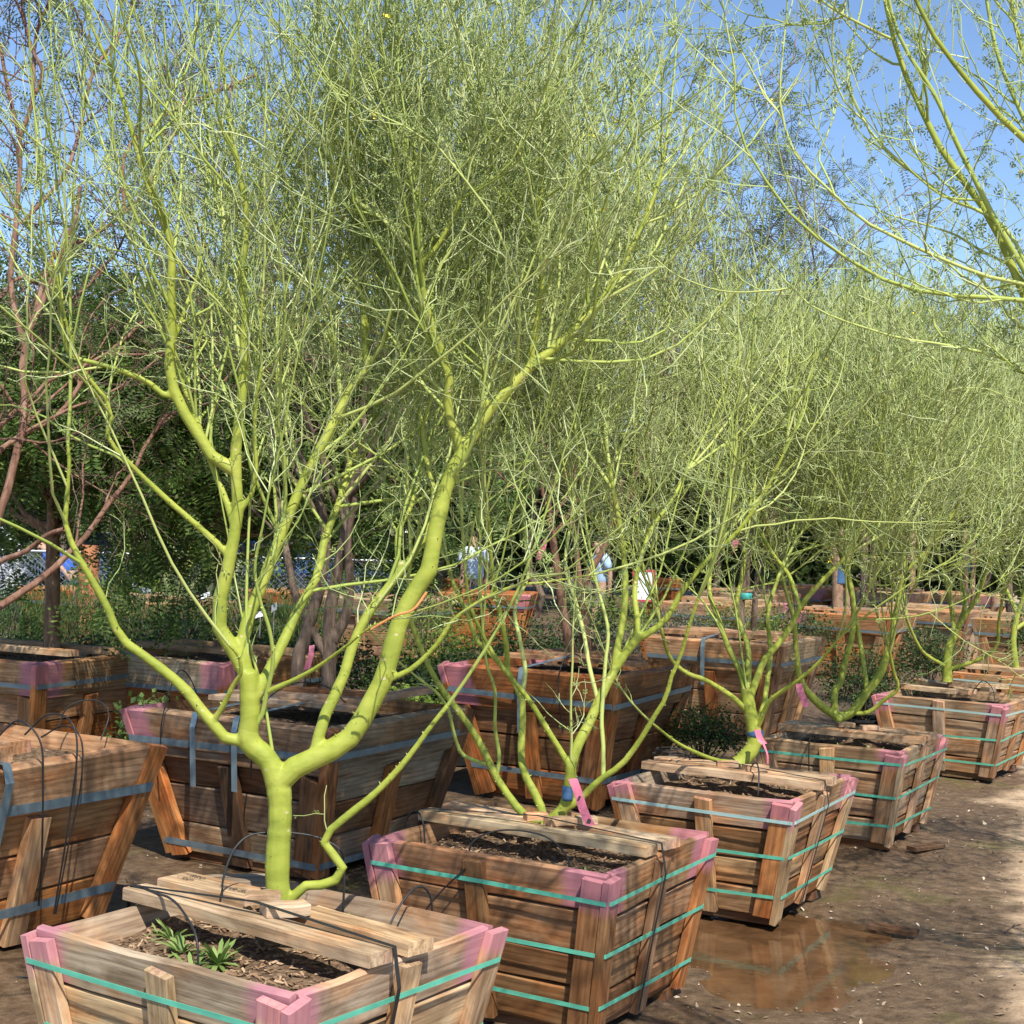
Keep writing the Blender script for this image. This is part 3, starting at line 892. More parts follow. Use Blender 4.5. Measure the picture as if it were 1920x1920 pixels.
def palo_verde(label, L, top_z, seed, zmin=1.1, voxel=None, n_bough=170, n_twig=3600, n_twl=7000, n_leaf=12000, cont=0, cont_len=1.2,
               thick=.0085, twig_r=.0023, flowers=14, group='green-barked trees in the wooden boxes', spread=1.0, env=None, bough_max=1.25, dens=None):
    r = np.random.default_rng(seed)
    P, R = L.world(20)
    base = P[0, 0].copy()
    root = empty('palo_verde_tree', tuple(base))
    tag(root, label, 'tree', group)
    P = P - base
    zmin = zmin - base[2]
    ex, ez = zip(*env) if env else ((-9, 9), (top_z, top_z))
    cap = lambda p: np.interp(p[:, 0] + base[0], ex, ez) - base[2]     # crown outline: top height across the tree
    top = top_z - base[2]
    # small lumps along the bark
    R = R * (1 + r.normal(0, .03, R.shape))
    thickm = R[:, 0] > thick
    extraP, extraR = [], []
    if cont:                                         # limbs go on beyond what was traced
        ends = P[np.array(L.term)]; er = R[np.array(L.term)]
        q = np.repeat(np.arange(len(ends)), cont)
        d0 = unit(ends[q, -1] - ends[q, -4])
        ang = r.uniform(.05, .5, len(q))
        Ln = np.clip((cap(ends[q, -1]) - ends[q, -1, 2]) * r.uniform(.55, .85, len(q)), .15, cont_len * 1.4)
        dd = sidedir(d0, ang, r)
        dd[:, :2] *= spread
        G = grow(ends[q, -1], unit(dd), Ln, 20, .8, .07, r)
        GR = taper(len(q), 20, np.clip(er[q, -1] * r.uniform(.6, .95, len(q)), .003, .012), np.full(len(q), .0022))
        st, sT, sr, _ = sample(G, GR, len(q) * 2, r, .1, .6)
        G2 = grow(st, sidedir(sT, r.uniform(.35, .8, len(st)), r), np.clip((cap(st) - st[:, 2]) * r.uniform(.5, .8, len(st)), .15, 1.3), 20, 1.1, .07, r)
        G2R = taper(len(st), 20, np.clip(sr * .75, .0025, .008), np.full(len(st), .0016))
        extraP += [G, G2]; extraR += [GR, G2R]
    AP = np.concatenate([P] + extraP); AR = np.concatenate([R] + extraR)
    # boughs: rising side shoots
    low = AP[:, :, 2].mean(1)
    wt = np.clip((low - zmin + .35) / .5, .03, 1) * np.clip(.013 / AR.mean(1), .35, 1.6)
    dx, dw = zip(*dens) if dens else ((-9, 9), (1, 1))
    wt = wt * np.interp(AP[:, :, 0].mean(1) + base[0], dx, dw)
    st, T, rr, tt = sample(AP, AR, n_bough, r, .2, .98, wt)
    keep = st[:, 2] > zmin - .3; st, T, rr = st[keep], T[keep], rr[keep]
    ang = r.uniform(.35, 1.05, len(st))
    Ln = np.clip((cap(st) + .12 - st[:, 2]) * r.uniform(.45, 1.0, len(st)), .12, bough_max)
    B = grow(st, sidedir(T, ang, r), Ln, 12, r.uniform(.5, 1.7, len(st)), .15, r)
    BR = taper(len(st), 12, np.clip(rr * .55, .0028, .006), np.full(len(st), .0013), .9)
    # leaders: whips straight up at the tips
    ne = len(AP)
    LD = grow(AP[:, -1], unit(AP[:, -1] - AP[:, -3]), np.clip((cap(AP[:, -1]) + .15 - AP[:, -1, 2]) * r.uniform(.6, 1.05, ne), .1, min(1.1, bough_max)), 12, .9, .05, r)
    LR = taper(ne, 12, np.minimum(AR[:, -1], .006), np.full(ne, .0014))
    BP = np.concatenate([B, LD]); BRR = np.concatenate([BR, LR])
    # twigs
    p1, T1_, r1, _ = sample(BP, BRR, int(n_twig * .86), r, .05, .95, np.interp(BP[:, :, 0].mean(1) + base[0], dx, dw))
    p2, T2, r2, _ = sample(AP, AR, n_twig - len(p1), r, .3, 1, wt)
    st = np.vstack([p1, p2]); T = np.vstack([T1_, T2])
    hgt = np.clip((st[:, 2] - zmin) / (top - zmin), 0, 1)
    Ln = r.uniform(.08, .38, len(st)) * (1 + .35 * hgt)
    Ln = np.minimum(Ln, np.clip(cap(st) + .25 - st[:, 2], .05, 1))
    TW = grow(st, sidedir(T, r.uniform(.35, 1.25 - .35 * hgt.mean(), len(st)), r), Ln, 6, .25 + 1.6 * hgt * r.uniform(.5, 1.2, len(st)), .27, r)
    ok = TW[:, -1, 2] < cap(TW[:, -1]) + .22; TW = TW[ok]; st = st[ok]
    TR = taper(len(st), 6, twig_r, twig_r * .5)
    p3, T3, _, _ = sample(TW, TR, n_twl, r, .1, .95)
    h3 = np.clip((p3[:, 2] - zmin) / (top - zmin), 0, 1)
    TL = grow(p3, sidedir(T3, r.uniform(.3, 1.2, n_twl), r), r.uniform(.03, .14, n_twl), 4, .2 + .7 * h3, .32, r)
    TLR = taper(n_twl, 4, twig_r * .62, twig_r * .36)
    # meshes
    if voxel:
        blend_trunk('trunk', P[thickm], R[thickm], M_PALO, root, voxel)
    else:
        Rf = R.copy(); Rf[:, 0] *= 1.12
        v, f = tubes(P[thickm], Rf[thickm], 10)
        link('trunk', mesh_np('trunk', v, f), M_PALO, root)
    small = [(P[~thickm], R[~thickm])] if (~thickm).any() else []
    pr = [tubes(a, b, 7) for a, b in small] + [tubes(a, b, 6) for a, b in zip(extraP, extraR)] + [tubes(BP, BRR, 5)]
    # stubs and thorns on the limbs
    sp, sT, sr, _ = sample(P, R, 18 * len(P), r, .05, 1)
    out = unit(np.cross(sT, unit(r.normal(size=sT.shape))))
    S = np.stack([sp + out * sr[:, None] * .7, sp + out * (sr + r.gamma(2, .0020, len(sr)))[:, None] + np.array([0, 0, .003])], 1)
    pr.append(tubes(S, np.stack([r.uniform(.0015, .0045, len(sr)), np.full(len(sr), .0008)], 1), 4))
    v, f = merge(pr)
    tag(link('branches', mesh_np('branches', v, f), M_BOUGH, root), kind='stuff')
    v, f = merge([tubes(TW, TR, 3), tubes(TL, TLR, 3)])
    tag(link('twigs', mesh_np('twigs', v, f), M_TWIG, root), kind='stuff')
    lp1, lT, _, _ = sample(TW, TR, n_leaf // 2, r, .15, 1)
    lp2, lT2, _, _ = sample(TL, TLR, n_leaf - n_leaf // 2, r, .2, 1)
    lp = np.vstack([lp1, lp2])
    v, f = scatter(SPRIG_V, SPRIG_F, lp, rand_rot(len(lp), r), r.uniform(.010, .023, len(lp)))
    tag(link('leaves', mesh_np('leaves', v, f, False), M_PLEAF, root), kind='stuff')
    if flowers:
        fp, _, _, _ = sample(TW, TR, flowers, r, .6, 1)
        fp = np.repeat(fp, 5, 0) + r.normal(0, .008, (flowers * 5, 3))
        v, f = scatter(LEAF_V, LEAF_F, fp, rand_rot(len(fp), r), r.uniform(.008, .013, len(fp)))
        tag(link('flowers', mesh_np('flowers', v, f, False), M_FLOWER, root), kind='stuff')
    return root

# --- tree 1
T1 = Limbs(4.36)
T1.add([(525, 1706), (520, 1650), (521, 1600), (525, 1540), (524, 1490), (519, 1458)], 45, 46, term=False)
T1.add([(521, 1475), (510, 1438), (491, 1413), (472, 1398), (465, 1378), (469, 1347), (468, 1297), (465, 1258)], 44, 37, -.02, term=False)
T1.add([(466, 1275), (452, 1240), (428, 1205), (409, 1172), (409, 1140), (416, 1110), (427, 1067), (440, 1000), (447, 950), (443, 900), (441, 860), (447, 800), (453, 750), (457, 700), (458, 650), (460, 600), (457, 550), (453, 500), (460, 450), (462, 400), (450, 330), (440, 280), (430, 220)], 30, 9, -.10)
T1.add([(465, 1270), (455, 1225), (452, 1203), (463, 1163), (487, 1107), (520, 1020), (547, 953), (573, 893), (600, 840), (627, 790), (640, 760), (660, 722), (690, 687), (687, 660), (683, 613), (682, 567), (680, 500), (684, 420), (680, 340), (670, 260)], 26, 8, .25)
T1.add([(480, 1305), (495, 1275), (527, 1213), (560, 1140), (593, 1085), (603, 1040), (612, 1000), (640, 930), (655, 870), (690, 800), (720, 730), (740, 640)], 23, 6, .45)
T1.add([(455, 1390), (430, 1390), (400, 1358), (380, 1335), (345, 1290), (300, 1252), (250, 1215), (222, 1193), (211, 1160), (180, 1100), (150, 1050), (131, 1010), (122, 985), (126, 930), (130, 870), (127, 830)], 24, 8, -.15)
T1.add([(397, 1357), (420, 1320), (440, 1280), (452, 1262), (447, 1230), (430, 1210)], 13, 7, -.12, term=False)
T1.add([(470, 1370), (490, 1345), (500, 1300), (512, 1240), (505, 1180), (486, 1120), (478, 1060), (492, 990)], 10, 5, -.20, term=False)
T1.add([(525, 1465), (545, 1443), (567, 1433), (613, 1410), (647, 1392), (671, 1363), (691, 1327), (713, 1287), (727, 1247), (740, 1197), (757, 1147), (780, 1105), (800, 1080), (808, 1047), (817, 993), (827, 950), (838, 907), (853, 873), (866, 850)], 44, 27, .05, term=False)
T1.add([(860, 862), (880, 827), (907, 783), (927, 757), (960, 723), (993, 687), (1027, 663), (1060, 633), (1093, 600), (1127, 567), (1160, 513), (1185, 465), (1215, 400), (1238, 330), (1250, 260)], 25, 6, .15)
T1.add([(992, 690), (997, 660), (1007, 607), (1013, 560), (1017, 520), (1012, 470), (1004, 420), (1016, 360), (1012, 290), (1020, 220)], 14, 6, -.10)
T1.add([(907, 783), (911, 755), (907, 700), (903, 650), (900, 600), (890, 575), (893, 520), (885, 450)], 11, 5, .20)
T1.add([(866, 855), (857, 820), (843, 783), (840, 740), (842, 707), (827, 660), (810, 610), (797, 567), (790, 520), (791, 485)], 20, 14, -.12, term=False)
T1.add([(791, 490), (783, 430), (783, 367), (777, 333), (760, 270), (745, 200), (740, 130)], 10, 5, -.05)
T1.add([(792, 485), (760, 457), (720, 413), (673, 380), (640, 340), (610, 280)], 10, 5, .08)
T1.add([(791, 490), (823, 457), (853, 397), (880, 330), (890, 250), (905, 160)], 11, 5, -.10)
T1.add([(590, 1420), (598, 1380), (607, 1347), (633, 1293), (647, 1260), (657, 1223), (680, 1167), (713, 1120), (735, 1092), (760, 1060), (790, 1020), (806, 975), (815, 930), (800, 860), (790, 790), (770, 720)], 25, 8, .22)
T1.add([(747, 1072), (746, 1007), (757, 973), (773, 943), (780, 890), (790, 840)], 14, 7, .15)
T1.add([(437, 880), (400, 858), (367, 807), (343, 770), (327, 733), (317, 705), (320, 650), (323, 600), (320, 550), (323, 500), (315, 430), (290, 380), (265, 310), (240, 220), (222, 160), (190, 90), (165, 30)], 24, 7, -.15)
T1.add([(330, 745), (312, 745), (283, 720), (240, 700), (187, 683), (142, 672), (127, 660), (119, 623), (110, 567), (98, 510), (62, 440), (25, 350)], 13, 5, -.20)
T1.add([(430, 1045), (408, 1020), (367, 983), (317, 940), (267, 893), (227, 853), (201, 822), (209, 783), (205, 757), (167, 710), (145, 675), (125, 610), (112, 545), (95, 470)], 14, 6, -.28)
T1.add([(452, 957), (470, 930), (478, 900), (480, 860), (477, 800), (483, 733), (490, 687), (488, 620), (492, 560)], 11, 6, -.10)
T1.add([(437, 985), (425, 940), (410, 905), (390, 850), (367, 783), (345, 730), (325, 660), (290, 590), (262, 520), (240, 440)], 14, 6, .12)
T1.add([(320, 650), (335, 615), (350, 570), (372, 510), (385, 440)], 11, 5, .1)
T1.add([(690, 687), (710, 653), (727, 627), (747, 577), (767, 533), (787, 495), (800, 420)], 12, 6, .12)
T1.add([(640, 755), (634, 700), (632, 660), (602, 617), (590, 583), (580, 520), (560, 450)], 10, 5, .10)
T1.add([(457, 690), (445, 640), (440, 590), (448, 540), (430, 470), (415, 380), (400, 300), (388, 220)], 9, 5, .12)
T1.add([(536, 1704), (557, 1673), (580, 1658), (613, 1659), (637, 1643), (644, 1630), (628, 1607), (611, 1583), (606, 1570), (647, 1533), (697, 1493), (740, 1450), (773, 1410), (807, 1363), (840, 1322)], 21, 10, -.10, term=False)
T1.add([(500, 1298), (580, 1260), (647, 1213), (693, 1177), (740, 1158), (770, 1150)], 12, 4, -.25, term=False)
T1.add([(728, 1275), (773, 1253), (820, 1207), (850, 1163), (905, 1124), (964, 1099), (1027, 1091), (1114, 1077)], 12, 5, -.15, term=False)
palo_verde('tall green-barked tree with one thick trunk forking low, in the pale lettered box', T1, 3.62, 101, zmin=1.72, voxel=.0045, env=[(-9, 3.62), (.42, 3.62), (.56, 3.35), (.75, 2.6), (9, 2.4)], dens=[(-1.5, .18), (-.95, .35), (-.5, .8), (-.2, 1), (9, 1)], n_bough=240, n_twig=2600, n_twl=4200, n_leaf=17000, flowers=12)

# --- tree 2
T2 = Limbs(5.66)
T2.add([(1018, 1548), (985, 1531), (963, 1505), (939, 1471), (925, 1446), (911, 1416), (891, 1378), (867, 1343), (839, 1306), (815, 1271), (794, 1227), (774, 1175), (765, 1110), (770, 1050)], 17, 8, .10)
T2.add([(911, 1433), (880, 1422), (863, 1409), (850, 1371), (840, 1330), (820, 1300), (795, 1280)], 8, 5, -.2, term=False)
T2.add([(932, 1452), (936, 1416), (928, 1364), (928, 1295), (912, 1244), (905, 1180)], 8, 5, -.1)
T2.add([(1021, 1540), (1014, 1512), (1001, 1484), (983, 1450), (977, 1416), (980, 1347), (977, 1306), (952, 1261), (920, 1225), (894, 1202), (877, 1151), (849, 1092), (839, 1050)], 17, 8, .25, Y0=5.68)
T2.add([(977, 1310), (985, 1260), (975, 1200), (965, 1140), (990, 1080), (985, 1020)], 9, 6, .35)
T2.add([(1028, 1543), (1059, 1512), (1069, 1467), (1070, 1435)], 25, 22, -.05, Y0=5.64, term=False)
T2.add([(1069, 1440), (1052, 1409), (1028, 1371), (1001, 1326), (973, 1288), (950, 1262), (930, 1235), (900, 1180), (880, 1130), (872, 1070)], 13, 7, -.12)
T2.add([(952, 1262), (949, 1209), (939, 1158), (928, 1106), (921, 1055), (918, 1003), (910, 930)], 12, 8, -.2)
T2.add([(1070, 1440), (1083, 1398), (1104, 1357), (1124, 1312), (1141, 1278), (1155, 1250)], 21, 18, .1, term=False)
T2.add([(1153, 1255), (1155, 1227), (1166, 1175), (1172, 1123), (1172, 1072), (1165, 1000), (1150, 920), (1142, 870)], 15, 9, .2)
T2.add([(1153, 1255), (1172, 1227), (1193, 1199)], 17, 16, .0, term=False)
T2.add([(1193, 1200), (1196, 1168), (1190, 1123), (1193, 1079), (1207, 1031), (1222, 990), (1258, 941), (1290, 880)], 13, 7, .25)
T2.add([(1192, 1200), (1234, 1175), (1258, 1147), (1276, 1113), (1296, 1086), (1330, 1045), (1380, 1000), (1430, 930), (1470, 850)], 14, 6, -.1)
T2.add([(1050, 1520), (1080, 1505), (1104, 1481), (1131, 1457), (1166, 1433), (1200, 1388), (1227, 1343), (1248, 1309), (1258, 1271), (1276, 1230), (1290, 1180), (1310, 1120)], 14, 7, -.25)
T2.add([(1131, 1457), (1131, 1398), (1128, 1347), (1135, 1244), (1140, 1180), (1120, 1100)], 9, 6, .1)
T2.add([(1120, 1310), (1105, 1250), (1095, 1190), (1080, 1130), (1060, 1060), (1070, 980)], 9, 6, .3)
T2.add([(1150, 920), (1110, 860), (1075, 810), (1050, 760), (1040, 700)], 8, 5, .1)
palo_verde('green-barked tree of many slender stems spreading from the soil of the brown box', T2, 3.6, 102, zmin=1.62, voxel=.005, env=[(-9, 3.6), (.45, 3.6), (.60, 3.45), (.79, 3.0), (.99, 2.6), (1.19, 2.1), (9, 1.9)], n_bough=280, n_twig=3700, n_twl=6000, n_leaf=19000, cont=2, cont_len=1.4, flowers=16, thick=.010)

# --- tree 3
T3 = Limbs(7.22)
T3.add([(1386, 1432), (1410, 1404), (1414, 1374), (1404, 1325), (1400, 1290)], 30, 24, 0, term=False)
T3.add([(1402, 1335), (1372, 1306), (1324, 1276), (1286, 1261), (1255, 1230), (1240, 1180)], 11, 6, -.2)
T3.add([(1402, 1320), (1388, 1261), (1365, 1213), (1350, 1168), (1330, 1110), (1335, 1050)], 12, 7, .25)
T3.add([(1402, 1310), (1403, 1220), (1395, 1190), (1380, 1140), (1392, 1080), (1400, 1010)], 12, 7, .45)
T3.add([(1404, 1315), (1432, 1240), (1455, 1213), (1485, 1171), (1500, 1138), (1538, 1093), (1590, 1040)], 14, 7, .0)
T3.add([(1412, 1375), (1425, 1355), (1440, 1318), (1462, 1299), (1500, 1273), (1538, 1239), (1570, 1200)], 10, 5, -.3)
T3.add([(1410, 1365), (1430, 1330), (1438, 1280), (1445, 1220), (1440, 1150), (1460, 1080)], 11, 7, .3)
T3.add([(1384, 1430), (1339, 1424), (1275, 1396), (1226, 1359)], 9, 5, -.35, term=False)
T3.add([(1500, 1138), (1480, 1080), (1450, 1040), (1420, 985)], 9, 6, .3)
palo_verde('bushy green-barked tree tied with a pink tag in the box beside the puddle', T3, 2.98, 103, zmin=1.5, n_bough=300, n_twig=4200, n_twl=6200, n_leaf=18000, cont=3, cont_len=1.1, flowers=22, twig_r=.0025)

# --- tree 4
T4 = Limbs(8.98)
T4.add([(1575, 1350), (1562, 1338), (1545, 1328), (1519, 1303), (1500, 1273), (1493, 1224), (1490, 1170)], 17, 8, -.1)
T4.add([(1566, 1340), (1564, 1299), (1575, 1280), (1586, 1235), (1598, 1190), (1600, 1130), (1590, 1070)], 14, 8, .2)
T4.add([(1572, 1345), (1598, 1336), (1624, 1299), (1650, 1265), (1669, 1205), (1684, 1130), (1695, 1074), (1690, 1010)], 18, 8, .1)
T4.add([(1600, 1336), (1628, 1336), (1661, 1310), (1684, 1291), (1676, 1261), (1668, 1220)], 9, 5, -.25)
T4.add([(1626, 1297), (1616, 1224), (1603, 1149), (1590, 1089), (1570, 1020)], 10, 7, .3)
T4.add([(1695, 1074), (1740, 1030), (1770, 990), (1800, 940)], 7, 5, -.1)
palo_verde('low forking green-barked tree with a hanging pink tag in the box with weeds under planks', T4, 3.0, 104, zmin=1.45, n_bough=280, n_twig=4000, n_twl=6000, n_leaf=17000, cont=3, cont_len=1.2, flowers=26, twig_r=.0027)

# --- trees 5, 6
T5 = Limbs(11.5)
T5.add([(1776, 1278), (1777, 1240), (1779, 1215), (1790, 1192)], 18, 14, 0, term=False)
T5.add([(1789, 1195), (1785, 1145), (1774, 1093), (1760, 1040)], 10, 6, .2)
T5.add([(1790, 1192), (1808, 1156), (1830, 1123), (1852, 1063), (1870, 1000)], 10, 6, -.1)
T5.add([(1779, 1254), (1830, 1239), (1868, 1213), (1872, 1170), (1880, 1120)], 8, 5, -.3)
T5.add([(1775, 1250), (1762, 1243), (1732, 1224), (1714, 1194), (1700, 1160)], 7, 5, -.2)
T5.add([(1789, 1195), (1810, 1130), (1800, 1070), (1815, 1010)], 9, 6, .4)
palo_verde('green-barked tree with a short single stem in the box that stands apart', T5, 3.1, 105, zmin=1.45, n_bough=250, n_twig=3000, n_twl=4600, n_leaf=9000, cont=3, cont_len=1.2, flowers=10, twig_r=.0030)
T6 = Limbs(13.6)
T6.add([(1905, 1255), (1900, 1200), (1908, 1150)], 13, 10, 0, term=False)
T6.add([(1908, 1152), (1885, 1100), (1870, 1050)], 8, 5, .2)
T6.add([(1908, 1152), (1925, 1100), (1945, 1050)], 8, 5, -.2)
T6.add([(1903, 1180), (1940, 1150), (1970, 1080)], 8, 5, .2)
palo_verde('last green-barked tree of the row, in the farthest box of the row', T6, 3.35, 106, zmin=1.4, n_bough=220, n_twig=2400, n_twl=3500, n_leaf=7000, cont=3, cont_len=1.3, flowers=6, twig_r=.0033)

# --- leaning tree at the right, rooted outside the view
T7 = Limbs(3.45)
T7.add([(2430, 1690), (2425, 1500), (2400, 1300), (2360, 1120), (2290, 980)], 46, 34, 0, term=False)
T7.add([(2300, 1000), (2180, 850), (2060, 720), (1965, 630), (1913, 540), (1897, 493), (1873, 440), (1840, 383), (1813, 350), (1787, 310), (1763, 277), (1740, 233), (1713, 173), (1690, 123), (1677, 77), (1667, 33), (1650, -40), (1640, -120)], 26, 6, .05)
T7.add([(1985, 650), (1950, 560), (1905, 480), (1870, 420), (1843, 367), (1820, 320), (1793, 267), (1773, 220), (1747, 167), (1717, 123), (1690, 77), (1670, 17), (1655, -60)], 13, 6, -.12)
T7.add([(2300, 1000), (2200, 760), (2100, 520), (2010, 360), (1920, 260), (1880, 223), (1847, 193), (1813, 143), (1780, 110), (1747, 60), (1723, 13), (1700, -60)], 24, 7, -.2)
T7.add([(2290, 980), (2150, 820), (2050, 660), (1980, 580), (1920, 563), (1780, 553), (1713, 543), (1647, 520), (1597, 490), (1547, 457), (1487, 407), (1447, 353), (1413, 307), (1387, 247), (1375, 187), (1378, 137)], 14, 3.5, -.1, term=False)
T7.add([(2050, 650), (1980, 560), (1920, 533), (1847, 517), (1747, 477), (1663, 437), (1613, 410), (1573, 373), (1530, 333), (1493, 293), (1470, 233), (1462, 167), (1473, 47)], 9, 3.5, .0, term=False)
T7.add([(1935, 520), (1895, 440), (1847, 400), (1780, 373), (1730, 337), (1680, 297), (1640, 257), (1613, 213), (1593, 167), (1590, 117), (1613, 23)], 8, 3.5, .1, term=False)
T7.add([(1676, 75), (1630, 53), (1580, 27), (1540, 0), (1500, -40)], 6, 4, -.1, term=False)
T7.add([(2160, 840), (2050, 740), (1912, 686), (1856, 664), (1762, 645), (1687, 634), (1612, 611), (1567, 596), (1511, 566), (1462, 514)], 9, 2.5, .15, term=False)
T7.add([(2250, 950), (2120, 720), (2040, 480), (1980, 300), (1935, 150), (1900, 30), (1890, -60)], 22, 7, .15)
T7.add([(2000, 350), (1950, 280), (1905, 190), (1870, 100), (1850, 0), (1840, -60)], 10, 6, .0)
T7.add([(1900, 500), (1840, 470), (1790, 440), (1730, 420), (1660, 400), (1640, 385)], 6, 2.5, .2, term=False)
palo_verde('green-barked tree leaning in over the track with long bare arching whips', T7, 3.3, 107, zmin=1.75, bough_max=.38, n_bough=36, n_twig=260, n_twl=300, n_leaf=3200, flowers=3, twig_r=.0020, spread=.6)

# palo verdes on the other side of the track: only their shadows reach the yard in view
def copy_tree(src, loc, rz, label, sc=1.0):
    o = src.copy(); C.objects.link(o); o.location = loc; o.rotation_euler = (0, 0, rz); o.scale = (sc,) * 3
    o['label'] = label
    for ch in src.children:
        c = ch.copy(); C.objects.link(c); c.parent = o
    return o
# ------------------------------------------------------------------ brown-barked trees of the rear rows
def brown_tree(name, label, stems, top_z, seed, bark_m, leaf_m, leaf=(PIN_V, PIN_F), leaf_size=(.07, .13), n_limb=10, n_bough=120, n_twig=900, n_leaf=3000,
               limb_len=1.6, spread=.55, group='brown-barked trees in the rear rows', trop=.45, center=None, twig_r=.0026, base_clear=.0, cat='tree', ext=()):
    """stems: Limbs traced in the picture (or world polylines) carried on by wandering limbs"""
    r = np.random.default_rng(seed)
    P, R = stems.world(16) if isinstance(stems, Limbs) else stems
    base = P[0, 0].copy()
    root = empty(name, tuple(base)); tag(root, label, cat, group)
    P = P - base; top = top_z - base[2]
    term = np.array(stems.term) if isinstance(stems, Limbs) else np.ones(len(P), bool)
    q = np.where(term)[0]; q = r.choice(q, n_limb) if n_limb else q[:0]
    parts = [(P, R)]
    if n_limb:
        d0 = unit(P[q, -1] - P[q, -4])
        d1 = sidedir(d0, r.uniform(.15, spread + .25, len(q)), r)
        if center is not None:
            d1 = unit(d1 + .6 * unit(np.array(center) - base - P[q, -1]))
        k0 = r.integers(10, 16, len(q))
        st = P[q, k0]
        Ln = np.clip((top - st[:, 2]) * r.uniform(.6, 1.1, len(q)), .4, limb_len)
        G = grow(st, d1, Ln, 16, trop, .15, r)
        GR = taper(len(q), 16, np.clip(R[q, k0] * r.uniform(.45, .8, len(q)), .006, .03), np.full(len(q), .004))
        parts.append((G, GR))
    AP = np.concatenate([a for a, _ in parts]); AR = np.concatenate([b for _, b in parts])
    wt = np.clip((AP[:, :, 2].mean(1) - base_clear + .2), .05, 1.5)
    st, T, rr, _ = sample(AP, AR, n_bough, r, .25, 1, wt)
    kp = st[:, 2] > base_clear - .2; st, T, rr = st[kp], T[kp], rr[kp]
    B = grow(st, sidedir(T, r.uniform(.5, 1.2, len(st)), r), np.clip((top + .2 - st[:, 2]) * r.uniform(.3, .9, len(st)), .3, 1.1), 10, r.uniform(-.1, trop + .5, len(st)), .2, r)
    BR = taper(len(st), 10, np.clip(rr * .5, .003, .010), np.full(len(st), .0018))
    p, T, _, _ = sample(B, BR, n_twig, r, .15, 1)
    TW = grow(p, sidedir(T, r.uniform(.5, 1.3, n_twig), r), r.uniform(.15, .45, n_twig), 5, r.uniform(-.3, .6, n_twig), .2, r)
    TR = taper(n_twig, 5, twig_r, twig_r * .5)
    v, f = tubes(P, R, 10)
    link('trunk', mesh_np('trunk', v, f), bark_m, root)
    prt = ([tubes(parts[1][0], parts[1][1], 7)] if n_limb else []) + [tubes(B, BR, 5)]
    v, f = merge(prt); tag(link('branches', mesh_np('branches', v, f), bark_m, root), kind='stuff')
    v, f = tubes(TW, TR, 3); tag(link('twigs', mesh_np('twigs', v, f), M_MTWIG, root), kind='stuff')
    lp, lT, _, _ = sample(TW, TR, n_leaf, r, .1, 1)
    d = unit(sidedir(lT, r.uniform(.5, 1.3, n_leaf), r) - .35 * UP)
    x = unit(np.cross(d, UP + r.normal(0, .5, (n_leaf, 3)))); z = np.cross(x, d)
    rot = np.stack([x, d, z], -1)
    v, f = scatter(leaf[0], leaf[1], lp, rot, r.uniform(leaf_size[0], leaf_size[1], n_leaf))
    tag(link('leaves', mesh_np('leaves', v, f, False), leaf_m, root), kind='stuff')
    return root

# tree of box A, rooted just outside the view: warm brown twisting branches
A = Limbs(6.3)
A.add([(-90, 1420), (-95, 1300), (-80, 1200)], 46, 38, 0, term=False)
A.add([(-80, 1220), (-30, 1060), (0, 960), (17, 910), (33, 840), (43, 800), (47, 750), (40, 700), (47, 650), (55, 617), (80, 567), (97, 530), (110, 480), (140, 420), (150, 350)], 20, 8, .3)
A.add([(-80, 1200), (-40, 1090), (0, 1053), (50, 1033), (87, 1003), (120, 992)], 14, 8, -.2, term=False)
A.add([(-85, 1240), (-40, 1165), (0, 1137), (67, 1093), (100, 1067), (133, 1033), (160, 1007), (193, 960), (220, 923), (247, 893), (270, 840), (310, 780)], 17, 6, .4)
A.add([(-60, 1150), (-40, 950), (-20, 860), (0, 843), (50, 810), (100, 787), (140, 740), (167, 690), (230, 640), (270, 600)], 15, 6, .6)
A.add([(-60, 1100), (-50, 900), (0, 800), (67, 740), (100, 707), (150, 690), (200, 663), (235, 650)], 13, 6, .2)
A.add([(47, 650), (20, 540), (30, 420), (38, 300), (37, 260), (27, 217), (10, 143), (0, 83), (-15, 20)], 12, 6, .3)
A.add([(60, 610), (100, 480), (167, 447), (233, 400), (273, 360), (300, 300), (333, 233), (345, 180), (350, 120)], 10, 5, .8)
A.add([(37, 260), (60, 190), (67, 70), (93, 0), (100, -50)], 9, 5, .1)
A.add([(60, 190), (80, 137), (60, 93), (43, 33), (20, -20)], 8, 5, .0)
A.add([(233, 400), (233, 293), (280, 237), (340, 197), (400, 175), (480, 140)], 8, 5, .5)
A.add([(40, 420), (120, 330), (150, 240), (173, 140), (207, 87), (240, 37), (250, -20)], 8, 5, .4)
A.add([(0, 560), (40, 520), (120, 560), (160, 540), (200, 500)], 7, 4, .6)
brown_tree('brown_tree', 'twisting warm-brown branches of the tree rooted in the orange-tan box', A, 3.6, 201, M_BRBARK, M_MLEAF, n_limb=14, n_bough=110, n_twig=560, n_leaf=1300, limb_len=1.3, base_clear=.6)

